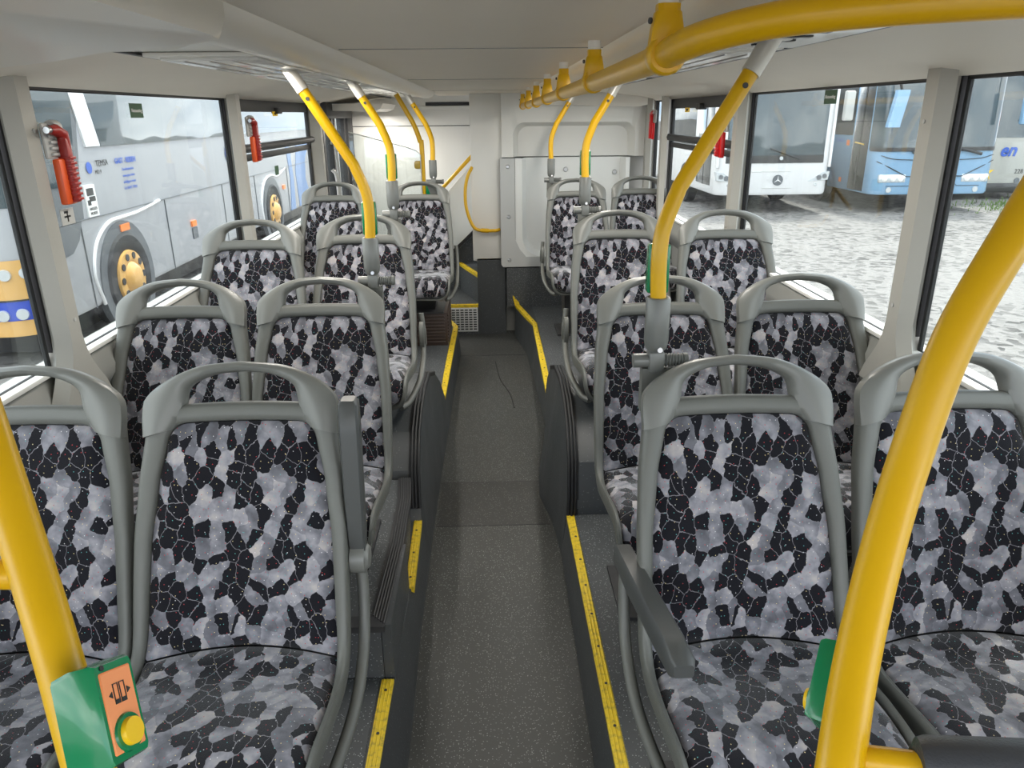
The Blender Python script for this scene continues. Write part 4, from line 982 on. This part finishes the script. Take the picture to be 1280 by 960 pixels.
g = G(); g.box((7.55, 16.35, 1.55), (7.75, 16.5, 2.15), .04); mm_ = g.build('mirror', 'ltgrey', t, org)

# --- light blue bus
x0, x1, y0 = 8.34, 11.0, 16.3
t = empty('parked_bus', ((x0 + x1) / 2, y0, ZG), 'light blue bus with pale blue mirrors parked right of the white star emblem bus', 'bus'); org = t.location
rbox(x0, x1, y0, y0 + 11, .02, 2.78, .25, .2, .02).build('body', 'busblue', t, org)
wrap(x0, x1, y0, y0 + .35, .95, 2.58, .25, .010, .02, .02).build('windscreen', 'busglass', t, org)
g = wrap(x0, x1, y0, y0 + .3, .92, 1.0, .25, .014, .02, .02); g.build('windscreen_seal', 'busblack', t, org)
g = G(); g.tube([(x0 + .1, y0 - .0, .84), (x0 + .45, y0 - .01, .76), (x0 + 1.33, y0 - .014, .74), (x1 - .45, y0 - .01, .76), (x1 - .1, y0, .84)], .008, 6, 6)
g.tube([(x0 + .05, y0 + .06, .72), (x0 + .35, y0 - .006, .58), (x0 + .72, y0 - .012, .40), (x1 - .72, y0 - .012, .40), (x1 - .35, y0 - .006, .58), (x1 - .05, y0 + .06, .72)], .010, 6)
g.tube([(x0 + .3, y0 - .008, .20), (x0 + .8, y0 - .01, .20), (x0 + .9, y0 - .01, .30), (x1 - .9, y0 - .01, .30), (x1 - .8, y0 - .01, .20), (x1 - .3, y0 - .008, .20)], .006, 6); g.build('panel_lines', 'busblack', t, org)
for s, cx in ((1, x0 + .42), (-1, x1 - .42)):
    g = G(); g.box((cx - .30, y0 - .012, .27), (cx + .30, y0 + .1, .45), .03); h = g.build('headlamp', 'lampglass', t, org)
    for k in (-.17, .02, .18):
        g = G(); g.disc((cx + k, y0 - .014, .36), (0, -1, 0), .065, .008, 16, .055); g.build('lens', 'cover', h, org)
    g = G(); g.disc((cx - s * .05, y0 - .004, .12), (0, -1, 0), .06, .012, 16); g.build('fog_lamp', 'lampglass', t, org)
for a, b in (((9.1, .9), (9.8, 1.12)), ((10.6, .86), (9.9, 1.02))):
    g = G(); g.tube([(a[0], y0 - .04, a[1]), (a[0] * .8 + b[0] * .2, y0 - .06, a[1] * .8 + b[1] * .2), (b[0], y0 - .06, b[1])], [.035, .03, .012], 8); g.build('wiper', 'busblack', t, org)
g = G(); rows = [[V((cx + .02 * z_, 15.85 + dy, zc_)) for cx, dy in ((-.12 + 8.42, 0), (.13 + 8.42, 0), (.13 + 8.42, .12), (-.12 + 8.42, .12))] for zc_, z_ in ((1.42, -2), (1.46, -2), (2.08, 3), (2.14, 3))]
g.grid(rows, cu=True, cap=True); k_ = g.build('mirror', 'busblue', t, org)
g = G(); g.tube([(8.48, 15.92, 2.10), (8.42, 15.95, 2.34), (8.6, 16.35, 2.5)], .03, 8, 4); g.build('mirror_arm', 'busblack', t, org)
g = G(); g.box((11.05, 15.85, 1.45), (11.25, 15.97, 2.1), .03); g.build('mirror', 'busblue', t, org)
g = G(); g.tube([(11.15, 15.9, 2.1), (11.1, 15.95, 2.36), (10.8, 16.35, 2.5)], .03, 8, 4); g.build('mirror_arm', 'busblack', t, org)
g = G(); g.box((x0 - .012, 16.72, .06), (x0 + .02, 17.45, 2.42), .02); d = g.build('front_door', 'busglassd', t, org)
g = G(); g.box((x0 - .02, 17.06, .06), (x0 + .02, 17.11, 2.42)); g.build('door_seal', 'busblack', d, org)
g = G(); g.tube([(x0 - .02, 16.9, 1.05), (x0 - .02, 17.3, 1.08)], .015, 6); g.build('grab_rail', 'yellow', d, org)
g = G(); g.box((x0 - .01, 17.5, 1.22), (x0 + .02, 27, 2.5), .02); g.build('side_window', 'busglassd', t, org)
g = G(); g.lathe([(.58, -.012), (.58, .02)], (x0, 19.1, .13), 'x', 30); g.build('wheel_arch', 'busblack', t, org)
add_wheel(t, org, x0 - .015, 19.1, .13, .47, -1, 'swirl')
g = G(); g.box((x0 - .014, 17.62, 1.00), (x0, 17.74, 1.12)); g.box((x0 - .014, 17.8, .18), (x0, 17.9, .28)); g.build('side_marker', 'amber', t, org)
text('lettering', 'COACH', .12, (0, -1, 0), (0, 0, 1), (x0 - .012, 18.1, 1.10), 'printblue', t, org)

# --- white bus with blue lettering behind
x0, x1, y0 = 11.45, 13.75, 18.6
t = empty('parked_bus', ((x0 + x1) / 2, y0, ZG), 'cream white bus with blue lettering half hidden behind the light blue bus', 'bus'); org = t.location
rbox(x0, x1, y0, y0 + 10, -.0, 2.95, .22, .25).build('body', 'buscream', t, org)
wrap(x0, x1, y0, y0 + .5, 1.10, 2.72, .22, .010).build('windscreen', 'busglass', t, org)
text('lettering', 'en', .42, (1, 0, 0), (0, 0, 1), (12.78, y0 - .012, .80), 'printblue', t, org, bold=.012, shear=.25)
g = G(); c = V((13.4, y0 - .012, .68)); n = 10; P = []
for k in range(10):
    a = math.pi / 2 + k * math.pi / 5; r = .22 if k % 2 == 0 else .07; P.append((c.x + r * math.cos(a) * .8, c.z + r * math.sin(a)))
g.prism(P, 'y', c.y - .004, c.y); g.build('star_logo', 'printblue', t, org)
g = G(); P = [(p[0] - 1.05, p[1] - .40) for p in P]; g.prism(P, 'y', c.y - .004, c.y); g.build('star_logo', 'btn', t, org)
text('lettering', '228', .15, (1, 0, 0), (0, 0, 1), (13.15, y0 - .012, .30), 'printblack', t, org)
g = G(); g.box((x0, y0 - .02, -.2), (x1, y0 + 1, .02), .02); g.build('bumper', 'busblack', t, org)
g = G(); g.tube([(13.6, y0 - .05, 1.08), (13.3, y0 - .06, 1.35), (12.9, y0 - .06, 1.5)], .02, 8, 3); g.build('wiper', 'busblack', t, org)
g = G(); g.disc((13.15, y0 - .004, .0 + .08), (0, -1, 0), .07, .012, 14); g.build('fog_lamp', 'busgrey', t, org)
x0, x1, y0 = 14.1, 16.6, 19.5
t = empty('parked_bus', ((x0 + x1) / 2, y0, ZG), 'pale bus with dark red window stripe at the right edge of the photo', 'bus'); org = t.location
rbox(x0, x1, y0, y0 + 10, -.0, 2.9, .22, .25).build('body', 'buscream', t, org)
wrap(x0, x1, y0, y0 + .5, 1.05, 2.6, .22, .010).build('windscreen', 'busglassd', t, org)
g = wrap(x0, x1, y0, y0 + .5, 1.35, 1.75, .22, .013); g.build('red_stripe', 'busdirty', t, org)  # plain red band wrapped across the windscreen

# --- silver white coach on the left, parallel to our bus
x1, y0 = -3.9, 6.35; x0 = x1 - 2.5
t = empty('parked_coach', (x1 - 1.2, y0, ZG), 'silver white touring coach with gold bumper and gold hub caps outside the left windows', 'coach'); org = t.location
rbox(x0, x1, y0, y0 + 12.2, -.02, 3.1, .32, .3).build('body', 'coachwhite', t, org)
# front windscreen, low curved edge
g = wrap(x0, x1, y0, y0 + .30, 1.05, 2.9, .32, .008); g.build('windscreen', 'busglass', t, org)
def front_strip(z0, z1, out, m, name, ys=.42):
    return wrap(x0, x1, y0, y0 + ys, z0, z1, .32, out).build(name, m, t, org)
front_strip(.28, .62, .012, 'gold', 'bumper_top'); front_strip(.10, .28, .014, 'royal', 'bumper_stripe'); front_strip(-.04, .10, .012, 'gold', 'bumper_bottom'); front_strip(.27, .285, .02, 'busblack', 'bumper_seam')
for xx, z in ((-4.12, .50), (-3.99, .505), (-4.20, .15), (-4.06, .155), (-6.1, .5), (-6.25, .5)):
    yy = y0 + (0 if xx < -4.2 or xx < -5 else (.32 - math.sqrt(max(0, .32 ** 2 - (xx + 3.9 + .32) ** 2)) if xx > -4.22 else 0)) - .016
    g = G(); g.disc((xx, yy, z), (.35 if xx > -4.22 else 0, -1, 0), .052, .02, 18, .046); h = g.build('headlamp', 'lampglass', t, org)
X = x1 + .004
def side(y0_, y1_, z0_, z1_, m, name, th=.006, parent=None, bev=0):
    g = G(); g.box((X - .02, y0_, z0_), (X + th, y1_, z1_), bev); return g.build(name, m, parent or t, org)
def sidepoly(P, m, name, th=.006):
    g = G(); g.prism(P, 'x', X - .02, X + th); return g.build(name, m, t, org)
sidepoly([(6.72, .84), (7.36, .84), (7.40, 1.10), (7.62, 1.95), (7.70, 3.0), (6.72, 3.0)], 'busgrey', 'door_window_frame')
sidepoly([(6.78, 1.16), (7.33, 1.16), (7.52, 1.95), (7.6, 2.9), (6.78, 2.9)], 'busglass', 'door_window', .012)
sidepoly([(6.74, .62), (6.74, .82), (7.30, .82), (7.20, .66), (7.05, .56), (6.74, .53)], 'busgrey', 'lower_door_panel', .008)
sidepoly([(7.95, 1.485), (18.3, 1.485), (18.3, 2.8), (7.55, 2.8)], 'busglass', 'side_window', .010)
sidepoly([(7.64, 1.49), (7.92, 1.49), (7.55, 2.8), (7.27, 2.8)], 'buswhite', 'window_pillar', .016)
g = G()
g.tube([(X + .004, 6.7, .83), (X + .004, 18.3, .83)], .006, 6)
for yy in (7.28, 9.25, 11.3, 12.9, 15.0): g.tube([(X + .002, yy, -.02), (X + .002, yy, .82)], .006, 6)
g.build('panel_lines', 'busgrey', t, org)
g = G(); g.tube([(X, 7.45, -.02), (X, 7.36, .30), (X, 7.5, .58), (X, 7.8, .74), (X, 8.1, .76), (X, 8.5, .77), (X, 9.1, .83)], .02, 8, 6); g.build('wheel_arch_flare', 'buswhite', t, org)
for yy in (8.05, 13.85):
    g = G(); g.lathe([(.60, .008), (.60, -.06)], (X, yy, .13), 'x', 34); g.build('wheel_arch', 'busgrey', t, org)
    add_wheel(t, org, X + .02, yy, .13, .50, 1, 'gold')
g = G(); g.tube([(X, 13.2, -.02), (X, 13.15, .35), (X, 13.4, .66), (X, 13.85, .76), (X, 14.3, .72), (X, 14.9, .82)], .02, 8, 6); g.build('wheel_arch_flare', 'buswhite', t, org)
side(8.02, 8.22, .62, .69, 'amber', 'side_marker', .02); side(9.95, 10.1, .40, .47, 'amber', 'side_marker', .02); side(9.96, 10.12, .24, .38, 'busgrey', 'filler_cap', .012); side(14.6, 14.75, .45, .52, 'amber', 'side_marker', .02)
g = G(); g.disc((X + .003, 7.64, 1.295), (1, 0, 0), .055, .004, 20); g.build('round_logo', 'printblue', t, org)
text('lettering', 'TEMSA', .085, (0, 1, 0), (0, 0, 1), (X + .008, 7.90, 1.325), 'printblack', t, org)
text('lettering', 'MD 9', .055, (0, 1, 0), (0, 0, 1), (X + .008, 7.80, 1.245), 'printblack', t, org)
text('lettering', 'GAST - REISEN', .075, (0, 1, 0), (0, 0, 1), (X + .008, 8.42, 1.325), 'printblue', t, org, bold=.002)
for k, s in enumerate(('Omnibusbetrieb', 'www.gast-reisen', 'info@gast-reisen', 'Tel. 03643 779922')): text('lettering', s, .042, (0, 1, 0), (0, 0, 1), (X + .008, 8.44, 1.235 - k * .065), 'printblue', t, org)
text('lettering', 'Gast', .36, (0, 1, 0), (0, 0, 1), (X + .008, 11.95, 1.23), 'printblue', t, org, bold=.01)
o = side(7.46, 7.66, .84, 1.14, 'printwhite', 'warning_sticker', .010); o['label'] = 'white blind spot warning sticker'
g = G(); g.box((X + .01, 7.49, 1.04), (X + .012, 7.62, 1.11)); g.box((X + .01, 7.52, .985), (X + .012, 7.64, 1.03)); g.box((X + .01, 7.48, .95), (X + .012, 7.54, 1.0)); g.build('pictogram', 'printblack', o, org)
text('lettering', 'ANGLES', .04, (0, 1, 0), (0, 0, 1), (X + .013, 7.56, .915), 'printblack', o, org); text('lettering', 'MORTS', .04, (0, 1, 0), (0, 0, 1), (X + .013, 7.56, .87), 'printblack', o, org)
sidepoly([(15.1, -.0), (15.45, .0), (15.5, .6), (15.4, 1.15), (15.1, 1.3), (15.25, .6)], 'swirl', 'blue_swirl'); sidepoly([(15.8, .0), (16.9, .0), (16.5, .5), (16.6, .9), (17.2, 1.3), (16.0, 1.3), (15.7, .7)], 'swirl', 'blue_swirl')
g = G(); g.box((x0 + .2, y0 + .4, -.3), (x1 - .3, y0 + 12, -.02)); g.build('chassis', 'busblack', t, org)
# --- red and yellow machine beyond the coach, seen through the rear door
t = empty('parked_truck', (-5.2, 22, ZG), 'red and yellow truck glimpsed through the dark rear door', 'truck'); org = t.location
g = G(); g.box((-6.6, 21, .9), (-4.0, 24, 2.9), .12, 3); g.build('cab', 'busdirty', t, org)
g = G(); g.box((-6.6, 20.9, -.0), (-4.0, 24, .95), .10, 3); g.build('lower_body', 'sunny', t, org)
g = G(); g.box((-6.3, 20.96, 1.6), (-4.4, 21.02, 2.5), .03); g.build('windscreen', 'busglass', t, org)
for yy in (21.9, 23.3): add_wheel(t, org, -3.99, yy, .1, .45, 1, 'ltgrey', 6)

# --- trees far behind
def tree(x, y, h, label):
    t = empty('tree', (x, y, ZG), label, 'tree'); org = t.location
    g = G(); g.tube([(x, y, ZG), (x + .1, y, ZG + h * .3), (x, y, ZG + h * .55)], [.25, .2, .12], 8); g.build('trunk', 'bark', t, org)
    g = G()
    for k in range(900):
        a = random.uniform(0, 2 * math.pi); b = random.gauss(0, .5); r = h * .33 * random.uniform(.55, 1.05)
        c = V((x + r * math.cos(a) * math.cos(b), y + r * math.sin(a) * math.cos(b), ZG + h * .62 + r * 1.05 * math.sin(b)))
        u = V((random.uniform(-1, 1), random.uniform(-1, 1), random.uniform(-1, 1))).normalized() * random.uniform(.15, .4); v = u.cross(V((random.uniform(-1, 1), random.uniform(-1, 1), random.uniform(-1, 1)))).normalized() * .22
        i = len(g.v); g.v += [c - u, c - v, c + u, c + v]; g.f.append((i, i + 1, i + 2, i + 3))
    g.build('crown', 'leaf', t, org)
for x, y, h, l in ((20.5, 30, 8.5, 'green tree standing behind the buses at the far right'),): tree(x, y, h, l)
g = G()
for k in range(2500):
    x = random.gauss(13.2, .9); y = random.gauss(16.8, .7); h = random.uniform(.04, .12); a = random.uniform(0, 6.28)
    i = len(g.v); g.v += [V((x, y, ZG)), V((x + .03 * math.cos(a), y + .03 * math.sin(a), ZG)), V((x + random.uniform(-.04, .04), y, ZG + h))]; g.f.append((i, i + 1, i + 2))
tag(g.build('grass_patch', 'grass', None, (13.2, 16.8, ZG)), 'thin grass growing through the gravel beside the light blue bus', 'grass', kind='stuff')
# --- reflected row of vehicles: the yard continues behind us
